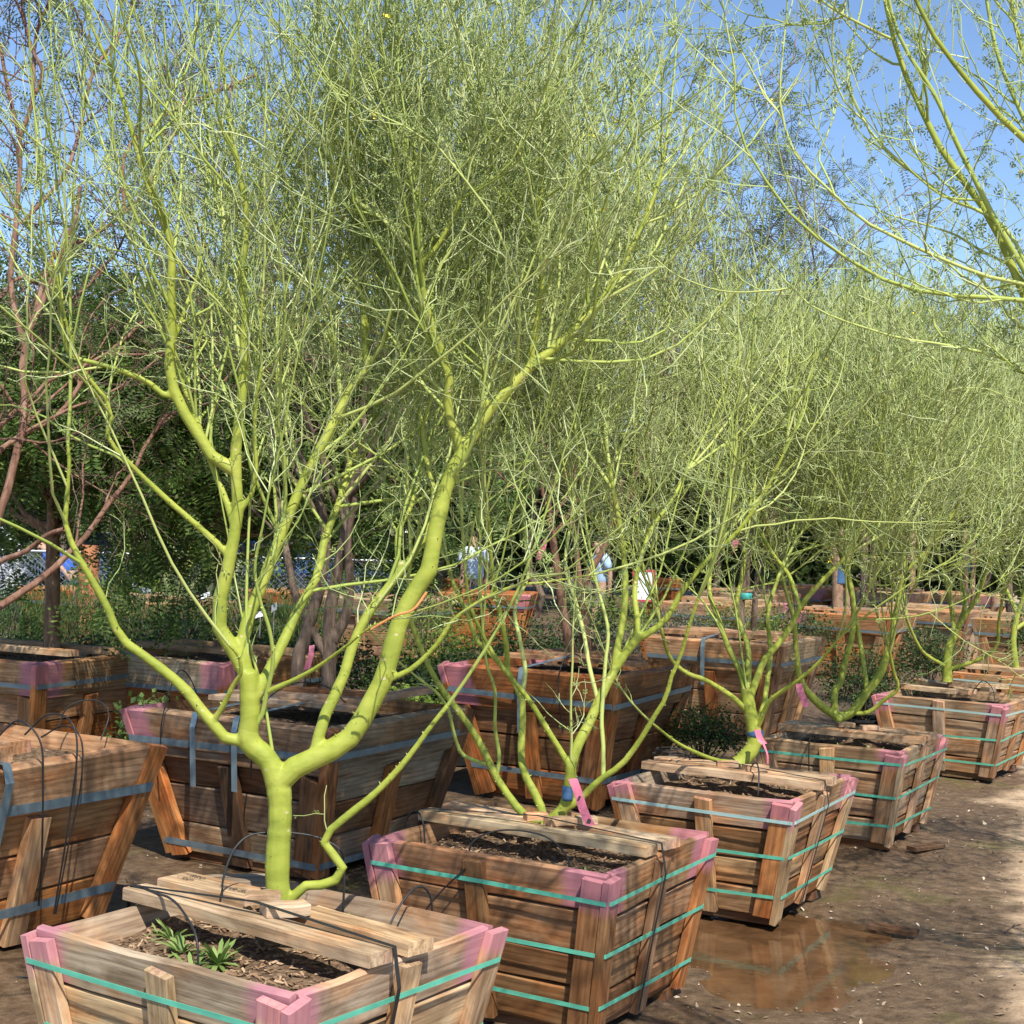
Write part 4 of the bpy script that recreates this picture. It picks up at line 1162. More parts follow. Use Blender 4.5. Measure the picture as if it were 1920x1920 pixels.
Bt = Limbs(8.05)
Bt.add([(566, 1320), (558, 1240), (573, 1195), (584, 1154), (597, 1115), (603, 1085), (612, 1020), (600, 930), (588, 860)], 30, 12, .1)
Bt.add([(615, 1318), (617, 1240), (619, 1192), (617, 1154), (625, 1115), (632, 1077), (640, 1038), (648, 1000), (655, 930), (672, 880), (690, 800)], 30, 13, .0, Y0=8.05)
Bt.add([(612, 1230), (590, 1190), (570, 1150), (550, 1105), (543, 1064), (535, 1026), (522, 950), (512, 880), (505, 800)], 17, 9, .25)
Bt.add([(625, 1200), (650, 1150), (656, 1080), (652, 1010), (668, 930)], 22, 11, -.1)
brown_tree('brown_tree', 'dark multi-stemmed tree with heavy twisted trunks in the dark weathered box', Bt, 4.6, 202, M_MBARK, M_MLEAF, n_limb=16, n_bough=170, n_twig=1300, n_leaf=3400, limb_len=2.4, spread=.6, base_clear=.9)
Ct = Limbs(10.0)
Ct.add([(1080, 1250), (1071, 1216), (1060, 1167), (1050, 1108), (1043, 1057), (1036, 1010), (1028, 950), (1035, 880)], 20, 10, .0)
Ct.add([(1098, 1250), (1101, 1216), (1096, 1159), (1091, 1108), (1107, 1070), (1127, 1039), (1150, 980), (1165, 900)], 16, 9, .1, Y0=10.0)
Ct.add([(1100, 1240), (1092, 1205), (1098, 1150), (1086, 1080), (1078, 1000), (1070, 930)], 13, 8, .4, Y0=10.1)
brown_tree('brown_tree', 'tree with two leaning brown trunks in the rich orange-brown box', Ct, 4.7, 203, M_BRBARK, M_MLEAF, n_limb=18, n_bough=200, n_twig=1500, n_leaf=4200, limb_len=3.0, spread=.6, base_clear=1.0)
Dt = Limbs(13.3)
Dt.add([(1392, 1200), (1388, 1150), (1392, 1090), (1398, 1030), (1405, 960)], 18, 10, 0)
Dt.add([(1412, 1200), (1415, 1140), (1420, 1080), (1436, 1010), (1460, 940)], 12, 8, 0, Y0=13.3)
brown_tree('brown_tree', 'staked feathery tree with blue-green ties in the pale tan box', Dt, 5.5, 204, M_MBARK, M_MLEAF, n_limb=16, n_bough=190, n_twig=1500, n_leaf=4600, limb_len=3.2, spread=.6, base_clear=1.0, leaf_size=(.09, .16))

# straight rough trunk in box E with a dense ferny crown
r0 = np.random.default_rng(5)
def straight(px, y0, y1, Y, d0, d1, dx=0):
    l = Limbs(Y); l.add([(px, y0), (px + dx * .4, (y0 * 2 + y1) / 3), (px + dx * .7, (y0 + 2 * y1) / 3), (px + dx, y1)], d0, d1); return l
brown_tree('ferny_tree', 'straight rough brown trunk under a dense ferny crown in the tan pink-cornered box', straight(97, 1228, 930, 10.05, 33, 22, 3), 3.35, 205, M_RBARK, M_FLEAF, (FERN_V, FERN_F),
           (.12, .20), n_limb=18, n_bough=280, n_twig=2200, n_leaf=8500, limb_len=1.8, spread=1.2, trop=.15, base_clear=.95, center=(-2.55, 11.3, 2.5))
brown_tree('ferny_tree', 'dense green ferny tree in the shaded box behind the thick-trunked green tree', straight(415, 1225, 960, 10.6, 22, 14, -8), 3.3, 206, M_RBARK, M_FLEAF, (FERN_V, FERN_F),
           (.12, .20), n_limb=16, n_bough=240, n_twig=1900, n_leaf=6500, limb_len=1.8, spread=1.1, trop=.15, base_clear=1.0, center=(-1.7, 11.8, 2.5))

# ------------------------------------------------------------------ trees further off
def far_tree(label, x, y, h, seed, leaf_m, rad=1.6, n_leaf=3600, size=(.14, .26), clear=1.0, leaf=(FERN_V, FERN_F), trunk=.09, name='far_tree', bark_m=None):
    r = np.random.default_rng(seed)
    pts = np.array([[x, y, 0], [x + r.normal(0, .08), y, clear * .5], [x + r.normal(0, .15), y + r.normal(0, .15), clear], [x + r.normal(0, .25), y + r.normal(0, .2), h * .6]])
    p = resample(pts, 16)
    return brown_tree(name, label, (p[None], taper(1, 16, trunk, trunk * .4)), h, seed, bark_m or M_MBARK, leaf_m, leaf, size, n_limb=14, n_bough=130, n_twig=700, n_leaf=n_leaf, limb_len=rad * 1.5, spread=1.15, trop=.2,
                      base_clear=clear * .9, group='trees at the back of the yard', twig_r=.004)
FT = [('dark leafy tree behind the chain-link fence near the white truck', -8.6, 24, 4.6, M_BLEAF, 2.2), ('dark leafy tree behind the fence over the terracotta trunk', -6.4, 22.5, 4.4, M_BLEAF, 2.2),
      ('dark leafy tree behind the pruned green stump', -4.6, 23.5, 4.8, M_BLEAF, 2.2), ('leafy tree between the far cars and the orange box', -2.9, 23.2, 4.9, M_FLEAF, 2.1),
      ('leafy tree behind the long tan box', -1.1, 24.5, 5.2, M_BLEAF, 2.2), ('leafy tree behind the light-shirted person', .5, 29, 5.4, M_FLEAF, 2.3), ('leafy tree behind the blue-shirted person', 2.2, 31.5, 5.6, M_BLEAF, 2.4),
      ('leafy tree behind the low tan boxes', 4.0, 29.5, 5.6, M_FLEAF, 2.3), ('feathery tree beyond the plank pile', 5.6, 24.0, 5.6, M_MLEAF, 2.2), ('feathery tree beyond the far pink-cornered boxes', 7.6, 30.0, 6.2, M_BLEAF, 2.5),
      ('feathery tree behind the last tree of the row', 7.6, 22.5, 5.3, M_MLEAF, 2.2), ('dark tree at the far end of the track', 10.0, 27.5, 6.0, M_BLEAF, 2.6), ('leafy tree far behind the orange boxes', -.3, 36, 6.2, M_BLEAF, 3.0),
      ('leafy tree far behind the fence', -6.0, 36, 6.2, M_BLEAF, 3.0), ('leafy tree far behind the white truck', -11.0, 33, 6.0, M_BLEAF, 3.0), ('leafy tree far beyond the posts', 6.0, 38, 6.8, M_BLEAF, 3.0), ('far leafy tree past the end of the row', 12.0, 38, 6.8, M_BLEAF, 3.2)]
for i, (lab, x, y, h, m_, rd) in enumerate(FT):
    fl = y > 31
    far_tree(lab, x, y, h, 300 + i, m_, rd, n_leaf=2600 if fl else 3600, size=(.26, .44) if fl else (.16, .30), trunk=.08)
# a clipped line of dense shrubs closes the yard behind everything
r = np.random.default_rng(77)
for i in range(15):
    x = -16 + 2.5 * i + r.uniform(-.4, .4); y = 40 + r.uniform(-1.5, 2.5)
    root = empty('boundary_shrub', (x, y, 0)); tag(root, 'tall dark shrub in the boundary hedge behind the yard', 'shrub', 'boundary hedge shrubs')
    n_ = 3000
    ph = r.uniform(0, 2 * np.pi, n_); ct = r.uniform(-.2, 1, n_); rr_ = r.uniform(.6, 1, n_) ** .4
    st_ = np.sqrt(1 - np.clip(ct, -1, 1) ** 2)
    p = np.stack([1.9 * rr_ * st_ * np.cos(ph), 1.2 * rr_ * st_ * np.sin(ph), 1.1 + 3.6 * rr_ * ct], 1); p[:, 2] = np.abs(p[:, 2])
    v, f = scatter(LEAF_V, LEAF_F, p, rand_rot(n_, r), r.uniform(.26, .50, n_))
    tag(link('leaves', mesh_np('leaves', v, f, False), M_BLEAF, root), kind='stuff')
    sp = np.zeros((5, 6, 3)); ang = r.uniform(0, 6.28, 5)
    for k in range(6): sp[:, k] = np.stack([.12 * k * np.cos(ang), .1 * k * np.sin(ang), np.full(5, .45 * k)], 1)
    v, f = tubes(sp, taper(5, 6, .05, .015), 5); tag(link('stems', mesh_np('stems', v, f), M_MBARK, root), kind='stuff')

# ------------------------------------------------------------------ shrubs, potted plants, hedge
def shrub(name, label, x, y, rx, h, seed, leaf_m=None, n=2600, size=(.015, .028), z0=.0, group=None, pot=None, shape=.55, leaf=(LEAF_V, LEAF_F), flowers=None, upright=False, cat='shrub', ry=None):
    r = np.random.default_rng(seed); ry = ry or rx
    root = empty(name, (x, y, 0)); tag(root, label, cat, group)
    if pot:
        pr, phh = pot
        k = 18; a = np.linspace(0, 2 * np.pi, k, endpoint=False)
        prof = [(pr * .8, 0.012), (pr, phh - .02), (pr * 1.06, phh - .02), (pr * 1.06, phh), (pr * .93, phh), (pr * .9, phh - .05)]
        V = np.array([[q * np.cos(t), q * np.sin(t), z] for q, z in prof for t in a])
        F = [(i * k + j, i * k + (j + 1) % k, (i + 1) * k + (j + 1) % k, (i + 1) * k + j) for i in range(len(prof) - 1) for j in range(k)]
        F.append(tuple((len(prof) - 1) * k + j for j in range(k)))
        link('pot', mesh_py('pot', V, F), M_POT, root)
        z0 = phh
    ns = 26
    a = r.uniform(0, 2 * np.pi, ns); el = r.uniform(.1, 1.2, ns)
    end = np.stack([rx * .8 * np.cos(a) * np.sin(el), ry * .8 * np.sin(a) * np.sin(el), z0 + (h - z0) * .9 * np.cos(el * .8)], 1)
    t = np.linspace(0, 1, 6)[None, :, None]
    S = np.array([0, 0, max(.01, z0 - .04)]) * (1 - t) + end[:, None, :] * t + np.sin(t * np.pi) * r.normal(0, .02, (ns, 1, 3))
    v, f = tubes(S, taper(ns, 6, .005, .002), 4); tag(link('stems', mesh_np('stems', v, f), M_MTWIG, root), kind='stuff')
    ph = r.uniform(0, 2 * np.pi, n); ct = r.uniform(-.55, 1, n); q = r.uniform(0, 1, n) ** .38
    s = np.sqrt(1 - np.clip(ct, -1, 1) ** 2)
    lump = 1 + .18 * np.sin(3 * ph + seed) * s + .14 * np.sin(5 * ph + 7 * ct + seed)
    cz = z0 + (h - z0) * .45
    p = np.stack([rx * q * s * np.cos(ph) * lump, ry * q * s * np.sin(ph) * lump, cz + (h - z0) * shape * q * ct * lump], 1)
    p[:, 2] = np.maximum(p[:, 2], z0 * .5 + .03)
    if upright:
        d = unit(np.stack([p[:, 0] * .6, p[:, 1] * .6, np.full(n, max(.25, h * .7))], 1) + r.normal(0, .25, (n, 3)))
        xx = unit(np.cross(d, r.normal(size=(n, 3)))); rot = np.stack([xx, d, np.cross(xx, d)], -1)
    else: rot = rand_rot(n, r, .9)
    v, f = scatter(leaf[0], leaf[1], p, rot, r.uniform(size[0], size[1], n))
    tag(link('leaves', mesh_np('leaves', v, f, False), leaf_m or M_SHRUB, root), kind='stuff')
    if flowers:
        m_, k = flowers
        fp = p[r.choice(n, k)] * 1.03
        fp = np.repeat(fp, 6, 0) + r.normal(0, .008, (k * 6, 3))
        v, f = scatter(LEAF_V * np.array([1.8, 1, 1]), LEAF_F, fp, rand_rot(len(fp), r), r.uniform(.014, .024, len(fp)))
        tag(link('flowers', mesh_np('flowers', v, f, False), m_, root), kind='stuff')
    return root
BLADE_V = np.array([[-.05, 0, 0], [.05, 0, 0], [.03, .6, .05], [0, 1, .1]]); BLADE_F = np.array([[0, 1, 2, 3]])
M_ROSE = plain('rose_petal', (.62, .10, .16), .6)
M_ORANGEP = plain('orange_petal', (.70, .20, .06), .6)
shrub('round_shrub', 'round dark clipped shrub just behind the box beside the puddle', 1.30, 9.75, .275, .62, 1, n=4200, size=(.014, .026), pot=(.16, .26))
shrub('round_shrub', 'broad dark rounded shrub between the low forking tree and the pale tan box', 2.85, 11.9, .40, .90, 2, n=5200, size=(.017, .030), pot=(.2, .32))
shrub('round_shrub', 'dark shrub in a black pot behind the single-stemmed tree', 3.95, 14.0, .36, .98, 3, n=3600, size=(.02, .034), pot=(.2, .34))
shrub('round_shrub', 'shrub at the far end of the box row', 6.15, 17.0, .5, 1.1, 4, n=3000, size=(.03, .05), pot=(.22, .36))
# nursery stock behind the dark box and the orange-brown box
q = np.random.default_rng(9)
stock = [(-.75, 10.0, .36, .66, M_LSHRUB, 'light green leafy plant in a black pot behind the dark box'), (-.35, 10.9, .40, .78, M_SHRUB, 'mid-green leafy plant between the dark box and the orange-brown box'),
         (-.95, 11.0, .38, .80, M_SHRUB, 'leafy plant in a black pot behind the light green one'), (-.15, 12.2, .42, .80, M_SHRUB, 'leafy plant behind the pink corner of the orange-brown box'),
         (.35, 12.2, .42, .80, M_SHRUB, 'leafy plant behind the rim of the orange-brown box'), (.85, 12.4, .40, .84, M_REDLEAF, 'reddish-brown leafy plant behind the orange-brown box'),
         (-1.5, 12.3, .42, .82, M_SHRUB, 'rose plant with pink blooms behind the dark multi-stemmed tree'), (-2.0, 12.4, .40, .78, M_SHRUB, 'rose plant beside the shaded box'),
         (-.6, 13.2, .45, .86, M_LSHRUB, 'yellow-green leafy plant further behind the dark box'), (.1, 14.2, .45, .90, M_SHRUB, 'leafy plant in the rearmost line behind the orange-brown box'),
         (1.25, 13.9, .45, .86, M_SAGE, 'grey-green plant beside the leaning brown trunks'), (.75, 15.3, .50, .95, M_SHRUB, 'dark leafy plant before the bright orange box'), (-.9, 16.0, .55, 1.15, M_LSHRUB, 'tall yellow-green plant before the bright orange box'),
         (1.9, 16.2, .55, .95, M_SAGE, 'grey-green plant behind the pale tan box'), (2.6, 16.8, .55, 1.0, M_LSHRUB, 'light green plant behind the pale tan box'), (3.3, 17.0, .5, 1.0, M_SHRUB, 'green plant near the plank pile'), (1.3, 18.5, .6, 1.05, M_LSHRUB, 'light green plant at the feet of the blue-shirted person')]
for i, (x, y, rx, h, m_, lab) in enumerate(stock):
    shrub('potted_plant', lab, x, y, rx, h, 20 + i, m_, n=2400, size=(.022, .042), pot=(.17, .30), group='potted nursery plants', flowers=(M_ROSE, 4) if i in (5, 6, 7, 10) else None, cat='plant')
# fine-leaved hedge at the left and small rose bushes in front of it
for i in range(7):
    x = -5.15 + .52 * i; y = 13.6 + .16 * i + q.uniform(-.1, .1)
    shrub('hedge_plant', 'fine-leaved plant in the low green hedge behind the rough brown trunk', x, y, .42, .98 + q.uniform(-.05, .07), 60 + i, M_ROSEM, n=3600, size=(.05, .10), leaf=(BLADE_V, BLADE_F), upright=True, group='low hedge behind the rough brown trunk', pot=(.16, .22), shape=.62, cat='hedge plant')
for i in range(8):
    x = -4.65 + .42 * i; y = 11.95 + .1 * i + q.uniform(-.1, .1)
    shrub('rose_bush', 'small rose bush growing along the foot of the low hedge', x, y, .30, .74 + q.uniform(-.06, .06), 80 + i, M_SHRUB, n=1500, size=(.024, .042), pot=(.14, .24), group='rose bushes along the hedge', flowers=(M_ROSE, 3) if i % 2 else None)
shrub('leafy_plant', 'bright broad-leaved plant squeezed between the pink-cornered box and the dark box', -2.22, 9.35, .22, .62, 99, M_WEED, n=700, size=(.035, .06), pot=(.12, .22), cat='plant')
shrub('red_stemmed_plant', 'sparse dark reddish plant in front of the pruned stump box', -2.85, 12.9, .38, .95, 98, M_REDLEAF, n=900, size=(.03, .05), pot=(.15, .25), cat='plant')
# ------------------------------------------------------------------ trees across the track: out of view, their shadows fall on the yard
t5 = [o for o in bpy.data.objects if o.name.startswith('palo_verde_tree') and 'stands apart' in o.get('label', '')][0]
t7 = [o for o in bpy.data.objects if o.name.startswith('palo_verde_tree') and 'leaning in' in o.get('label', '')][0]
t4 = [o for o in bpy.data.objects if o.name.startswith('palo_verde_tree') and 'low forking' in o.get('label', '')][0]
for i, (x, y, rz, src) in enumerate(((3.45, 5.0, .25, t7), (4.35, 6.9, -.2, t7), (5.4, 8.9, .3, t5))):
    lab = ('first', 'second', 'third')[i]
    planter_box('X%d' % i, lab + ' wooden tree box across the track from the puddle', x, y, -31, .9, .9, .58, .2, 150 + i, ('tan', 'brown'), ('tan', 'orange'), group='tree boxes across the track')
    o = copy_tree(src, (x, y, .52), rz, lab + ' green-barked tree across the track from the puddle')
    o['group'] = 'green-barked trees across the track'

# ------------------------------------------------------------------ black drip tubes
def hose(label, pts, r_=.0035, K=40, mat=None):
    o = tube_obj('irrigation_tube', pts, r_, mat or M_BLACK, None, 6, K)
    return tag(o, label, 'tube', 'black drip tubes')
s1 = BOXES['1']['soil']
hose('black drip tube arching from the lettered box plank down into the weedy soil', [bpt('1', -.47, -.06, .645), bpt('1', -.36, -.09, .646), bpt('1', -.26, -.14, .66), bpt('1', -.13, -.22, .668), bpt('1', -.02, -.27, .63), bpt('1', .01, -.285, .57), bpt('1', .012, -.29, s1(.012, -.29) - .02)])
hose('black drip tube looping high behind the thick trunk over the lettered plank', [bpt('1', -.20, .01, .645), bpt('1', -.205, .02, .70), bpt('1', -.20, .06, .78), bpt('1', -.17, .12, .815), bpt('1', -.06, .22, .81), bpt('1', .02, .27, .77), bpt('1', .03, .28, .70), bpt('1', .03, .28, .56)])
hose('black drip tube hooked over the back rim of the lettered box', [bpt('1', .20, .26, .54), bpt('1', .20, .33, .62), bpt('1', .205, .40, .665), bpt('1', .21, .46, .64), bpt('1', .215, .475, .55), bpt('1', .22, .45, .30)])
hose('black drip tube bowed over the soil of the brown box of slender stems', [bpt('2', -.12, -.36, .54), bpt('2', -.10, -.35, .63), bpt('2', .0, -.31, .675), bpt('2', .14, -.27, .665), bpt('2', .22, -.25, .60), bpt('2', .23, -.25, .52)])
hose('black drip tube curving over the left rim of the brown box of slender stems', [bpt('2', -.40, -.20, .54), bpt('2', -.42, -.19, .63), bpt('2', -.47, -.17, .665), bpt('2', -.52, -.16, .60), bpt('2', -.54, -.15, .40)])
hose('thin grey tube slanting down the front boards of the brown box', [bpt('2', -.06, -.468, .56), bpt('2', -.15, -.474, .47), bpt('2', -.24, -.468, .36), bpt('2', -.30, -.45, .25)], .0028, 20)
hose('coiled black drip tube lying on the planks of the box beside the puddle', [bpt('3', -.38 + .10 * math.cos(t) * (1 - t / 30), .10 + .10 * math.sin(t), .635 + .004 * t) for t in np.linspace(0, 14, 30)], .0035, 90)
hose('black drip tube arching over the dark soil of the box beside the puddle', [bpt('3', .05, .0, .62), bpt('3', .12, -.08, .68), bpt('3', .18, -.20, .66), bpt('3', .20, -.26, .58), bpt('3', .20, -.27, .51)])
hose('black drip tube hanging over the front of the box with weeds under planks', [bpt('4', -.1, -.40, .54), bpt('4', -.1, -.46, .60), bpt('4', -.1, -.52, .58), bpt('4', -.1, -.51, .40)])
hose('black drip tube arching over the box that stands apart', [bpt('5', .10, .05, .6), bpt('5', .2, -.05, .70), bpt('5', .30, -.14, .66), bpt('5', .34, -.18, .52)])
hose('leftmost of the black tubes draped over the orange-tan box', [bpt('A', .45, -.10, .84), bpt('A', .56, -.08, .93), bpt('A', .66, -.06, .86), bpt('A', .675, -.05, .70), bpt('A', .65, -.02, .40), bpt('A', .60, .02, .20)], .004)
hose('black tube looped tall over the rim of the orange-tan box', [bpt('A', .40, .10, .84), bpt('A', .52, .10, .93), bpt('A', .64, .11, .92), bpt('A', .685, .11, .80), bpt('A', .66, .10, .50), bpt('A', .60, .10, .15)], .004)
hose('second black tube hanging beside the tall loop on the orange-tan box', [bpt('A', .45, .14, .83), bpt('A', .58, .14, .89), bpt('A', .675, .14, .84), bpt('A', .68, .14, .66), bpt('A', .645, .12, .42), bpt('A', .60, .11, .15)], .0035)
hose('black tube arched over the far rim of the orange-tan box', [bpt('A', .18, .48, .80), bpt('A', .2, .52, .90), bpt('A', .3, .58, .93), bpt('A', .40, .56, .88), bpt('A', .42, .50, .78)], .0035)
hose('grey tube trailing down to the mud in front of the orange-tan box', [bpt('A', .69, -.42, .48), bpt('A', .685, -.40, .35), bpt('A', .66, -.36, .16), bpt('A', .68, -.3, .012), bpt('A', .8, -.2, .012)], .004)
hose('black tube arched over the pink-cornered end of the dark box', [bpt('B', -.44, -.30, .76), bpt('B', -.42, -.40, .90), bpt('B', -.36, -.55, .97), bpt('B', -.32, -.66, .90), bpt('B', -.34, -.70, .70), bpt('B', -.36, -.66, .5)], .0035)
hose('black tube arched over the dark soil of the dark box', [bpt('B', .30, -.05, .82), bpt('B', .32, -.25, .92), bpt('B', .30, -.48, .95), bpt('B', .26, -.66, .86), bpt('B', .24, -.70, .66), bpt('B', .2, -.66, .5)], .0035)
hose('black tube hanging over the front of the orange-brown box', [bpt('C', .22, -.2, .88), bpt('C', .24, -.45, .97), bpt('C', .25, -.64, .92), bpt('C', .25, -.68, .76), bpt('C', .26, -.62, .5)], .004)

# ------------------------------------------------------------------ pink flagging ribbons tied to stems
def ribbon(label, top, bot, w, seed, twist=.6, mat=None, knot=True):
    r = random.Random(seed)
    top, bot = np.array(top), np.array(bot); n = 9
    V, F = [], []
    for i in range(n):
        t = i / (n - 1); c = top * (1 - t) + bot * t
        c = c + np.array([.004 * math.sin(5 * t + seed), -.010 * math.sin(3.1 * t), 0])
        a = twist * math.sin(2.2 * t + seed * .7)
        d = np.array([math.cos(a), -math.sin(a) * .8, .15]) * w / 2
        V += [c - d, c + d]
    for i in range(n - 1): F.append((2 * i, 2 * i + 1, 2 * i + 3, 2 * i + 2))
    me = mesh_py('ribbon', V, F)
    o = link('flagging_ribbon', me, mat or M_PINK)
    sm = o.modifiers.new('thick', 'SOLIDIFY'); sm.thickness = .0012
    return tag(o, label, 'ribbon', 'pink flagging ribbons')
rb = ribbon('long pink ribbon with dark marks hanging from the slender-stemmed tree', W(1072, 1460, 5.50), W(1108, 1548, 5.46), .034, 1, .4)
for k, (t, wd) in enumerate(((.42, .010), (.60, .012), (.74, .009), (.90, .010))):
    p = W(1072 + 36 * t, 1460 + 88 * t, 5.485 - .03 * t)
    v = [(-wd, 0, -.008), (wd * .4, 0, -.010), (wd, 0, .004), (-wd * .3, 0, .010)]
    o = link('ink_mark', mesh_py('ink_mark', v, [(0, 1, 2, 3)]), M_INK, rb, Matrix.Translation(tuple(p)))
ribbon('pink ribbon tied low on the bushy tree beside the puddle', W(1418, 1368, 7.1), W(1432, 1395, 7.06), .03, 2)
ribbon('narrow pink ribbon tail dangling below the bushy tree tie', W(1432, 1392, 7.06), W(1440, 1432, 7.05), .010, 5)
ribbon('pink ribbon hanging from the low forking tree', W(1498, 1282, 8.75), W(1510, 1325, 8.72), .040, 3, .3)
ribbon('pink ribbon curled high among the twigs of the bushy tree', W(1382, 1012, 7.4), W(1370, 1042, 7.4), .035, 4, 1.4)
ribbon('pink ribbon tied to the dark multi-stemmed tree', W(585, 1210, 7.95), W(577, 1255, 7.92), .030, 6, .5)
ribbon('red-pink ribbon drooping from the leaning brown trunks', W(1022, 1012, 9.9), W(1010, 1050, 9.9), .045, 7, 1.0)
M_OTIE = plain('orange_tie', (.75, .28, .10), .6)
t_ = tube_obj('string_tie', [W(696, 1180, 4.10), W(725, 1163, 4.08), W(748, 1152, 4.06), W(775, 1143, 4.05), W(800, 1110, 4.05)], .0035, M_OTIE, None, 5, 20)
tag(t_, 'orange string tied round a side branch of the thick-trunked tree', 'string')
def band(name, label, p, r_, h, mat, cat='tape'):
    k = 14; a = np.linspace(0, 2 * np.pi, k, endpoint=False)
    prof = [(r_, -h / 2), (r_ * 1.12, -h * .3), (r_ * 1.10, h * .2), (r_ * 1.0, h / 2), (r_ * .9, h / 2), (r_ * .9, -h / 2)]
    V = [(q * math.cos(t), q * math.sin(t), z) for q, z in prof for t in a]; m_ = len(prof)
    F = [(i * k + j, i * k + (j + 1) % k, ((i + 1) % m_) * k + (j + 1) % k, ((i + 1) % m_) * k + j) for i in range(m_) for j in range(k)]
    o = link(name, mesh_py(name, V, F, True), mat, None, Matrix.Translation(tuple(p)))
    return tag(o, label, cat)
band('blue_tape', 'blue and grey tape wound round the stem fork of the slender-stemmed tree', W(1064, 1487, 5.60), .019, .055, M_BLUETAPE)
band('blue_tape', 'blue tape on the bushy tree under its pink tag', W(1416, 1375, 7.22), .037, .03, M_BLUETAPE)

# ------------------------------------------------------------------ weeds growing in the boxes
def weed(label, key, x, y, s, seed, n=16, name='weed'):
    r = np.random.default_rng(seed)
    z = BOXES[key]['soil'](x, y)
    p = bpt(key, x, y, z)
    V, F = [], []
    for i in range(int(n * 1.7)):
        a = r.uniform(0, 2 * np.pi); el = r.uniform(.05, 1.1); L_ = s * r.uniform(.5, 1.3); w = L_ * r.uniform(.06, .10)
        d = np.array([math.cos(a) * math.cos(el), math.sin(a) * math.cos(el), math.sin(el)]); sd = np.array([-math.sin(a), math.cos(a), 0])
        c = len(V); m_ = 5
        for k in range(m_):
            t = k / (m_ - 1); q = d * L_ * t + np.array([0, 0, -.35 * L_ * t * t * math.cos(el)])
            ww = w * (.45 + 1.3 * t) * (1 - t) ** .6 + .0006
            jag = 1 + .35 * (k % 2)
            V += [q - sd * ww * jag + np.array([0, 0, .12 * ww]), q, q + sd * ww * jag + np.array([0, 0, .12 * ww])]
        for k in range(m_ - 1):
            b = c + 3 * k
            F += [(b, b + 1, b + 4, b + 3), (b + 1, b + 2, b + 5, b + 4)]
    o = link(name, mesh_py(name, V, F, True), M_WEED, None, Matrix.Translation(tuple(p)))
    return tag(o, label, 'weed', 'weeds in the tree boxes')
weed('largest jagged-leaved weed in the front soil of the lettered box', '1', -.02, -.18, .10, 1, 22)
weed('low spreading weed beside the largest jagged one', '1', -.14, -.20, .085, 2, 16)
weed('weed clump at the foot of the arching black tube', '1', -.03, -.27, .085, 3, 20)
weed('small upright weed under the left end of the front plank', '1', -.26, -.12, .075, 4, 14)
weed('tiny weed sprout beside the inner wall of the lettered box', '1', -.34, -.10, .04, 5, 8)
weed('leafy weed beside the thick trunk behind the planks', '1', .08, .21, .11, 6, 22)
weed('small round-leaved weed in the soil of the brown box', '2', .28, -.22, .045, 7, 12)
weed('bright weed under the planks of the box beside the puddle', '3', .02, -.27, .06, 8, 12)
weed('tuft of grass-like weed at the front corner of the box with weeds', '4', .20, -.30, .09, 9, 18)
weed('weed sprouting under the plank of the box with weeds', '4', -.15, -.25, .07, 10, 14)
weed('second weed sprouting under the plank of the box with weeds', '4', .0, -.28, .07, 11, 14)

# ------------------------------------------------------------------ chain-link fence at the back left
fa, fb = np.array([-10.6, 18.9]), np.array([-1.4, 20.6]); FH = 1.22
fdir = (fb - fa) / np.linalg.norm(fb - fa); flen = np.linalg.norm(fb - fa)
fr = empty('chain_link_fence', (fa[0], fa[1], 0), math.atan2(fdir[1], fdir[0]))
tag(fr, 'grey galvanised chain-link fence between the yard and the parked cars', 'fence')
npost = 5
for i in range(npost):
    x = flen * i / (npost - 1)
    v, f = tubes(np.array([[[x, 0, 0], [x, 0, FH * .5], [x, 0, FH + .03]]]), np.full((1, 3), .026), 8); link('post', mesh_np('post', v, f), M_ZINC, fr)
    cv, cf = tubes(np.array([[[x, 0, FH + .03], [x, 0, FH + .05], [x, 0, FH + .065]]]), np.array([[.03, .026, .004]]), 8); link('post_cap', mesh_np('post_cap', cv, cf), M_ZINC, fr)
for z in (FH, .08):
    v, f = tubes(np.array([[[0, 0, z], [flen / 2, 0, z], [flen, 0, z]]]), np.full((1, 3), .019), 8); link('rail', mesh_np('rail', v, f), M_ZINC, fr)
wp = []
st = .085
for k in range(int((flen + FH) / st)):
    for sgn in (1, -1):
        x0 = k * st if sgn == 1 else k * st - FH
        a0, a1 = (x0 - FH, .06), (x0, FH) 
        if sgn == -1: a0, a1 = (x0 + FH, .06), (x0, FH)
        (xa, za), (xb, zb) = a0, a1
        lo_t, hi_t = 0.0, 1.0
        if xa != xb:
            ts = sorted(((0 - xa) / (xb - xa), (flen - xa) / (xb - xa)))
            lo_t, hi_t = max(0, ts[0]), min(1, ts[1])
        if hi_t <= lo_t: continue
        q = lambda t: [xa + (xb - xa) * t, .003 * sgn, za + (zb - za) * t]
        wp.append([q(lo_t), q((lo_t + hi_t) / 2), q(hi_t)])
v, f = tubes(np.array(wp), np.full((len(wp), 3), .0032), 3)
tag(link('wire_mesh', mesh_np('wire_mesh', v, f), M_ZINC, fr), kind='stuff')

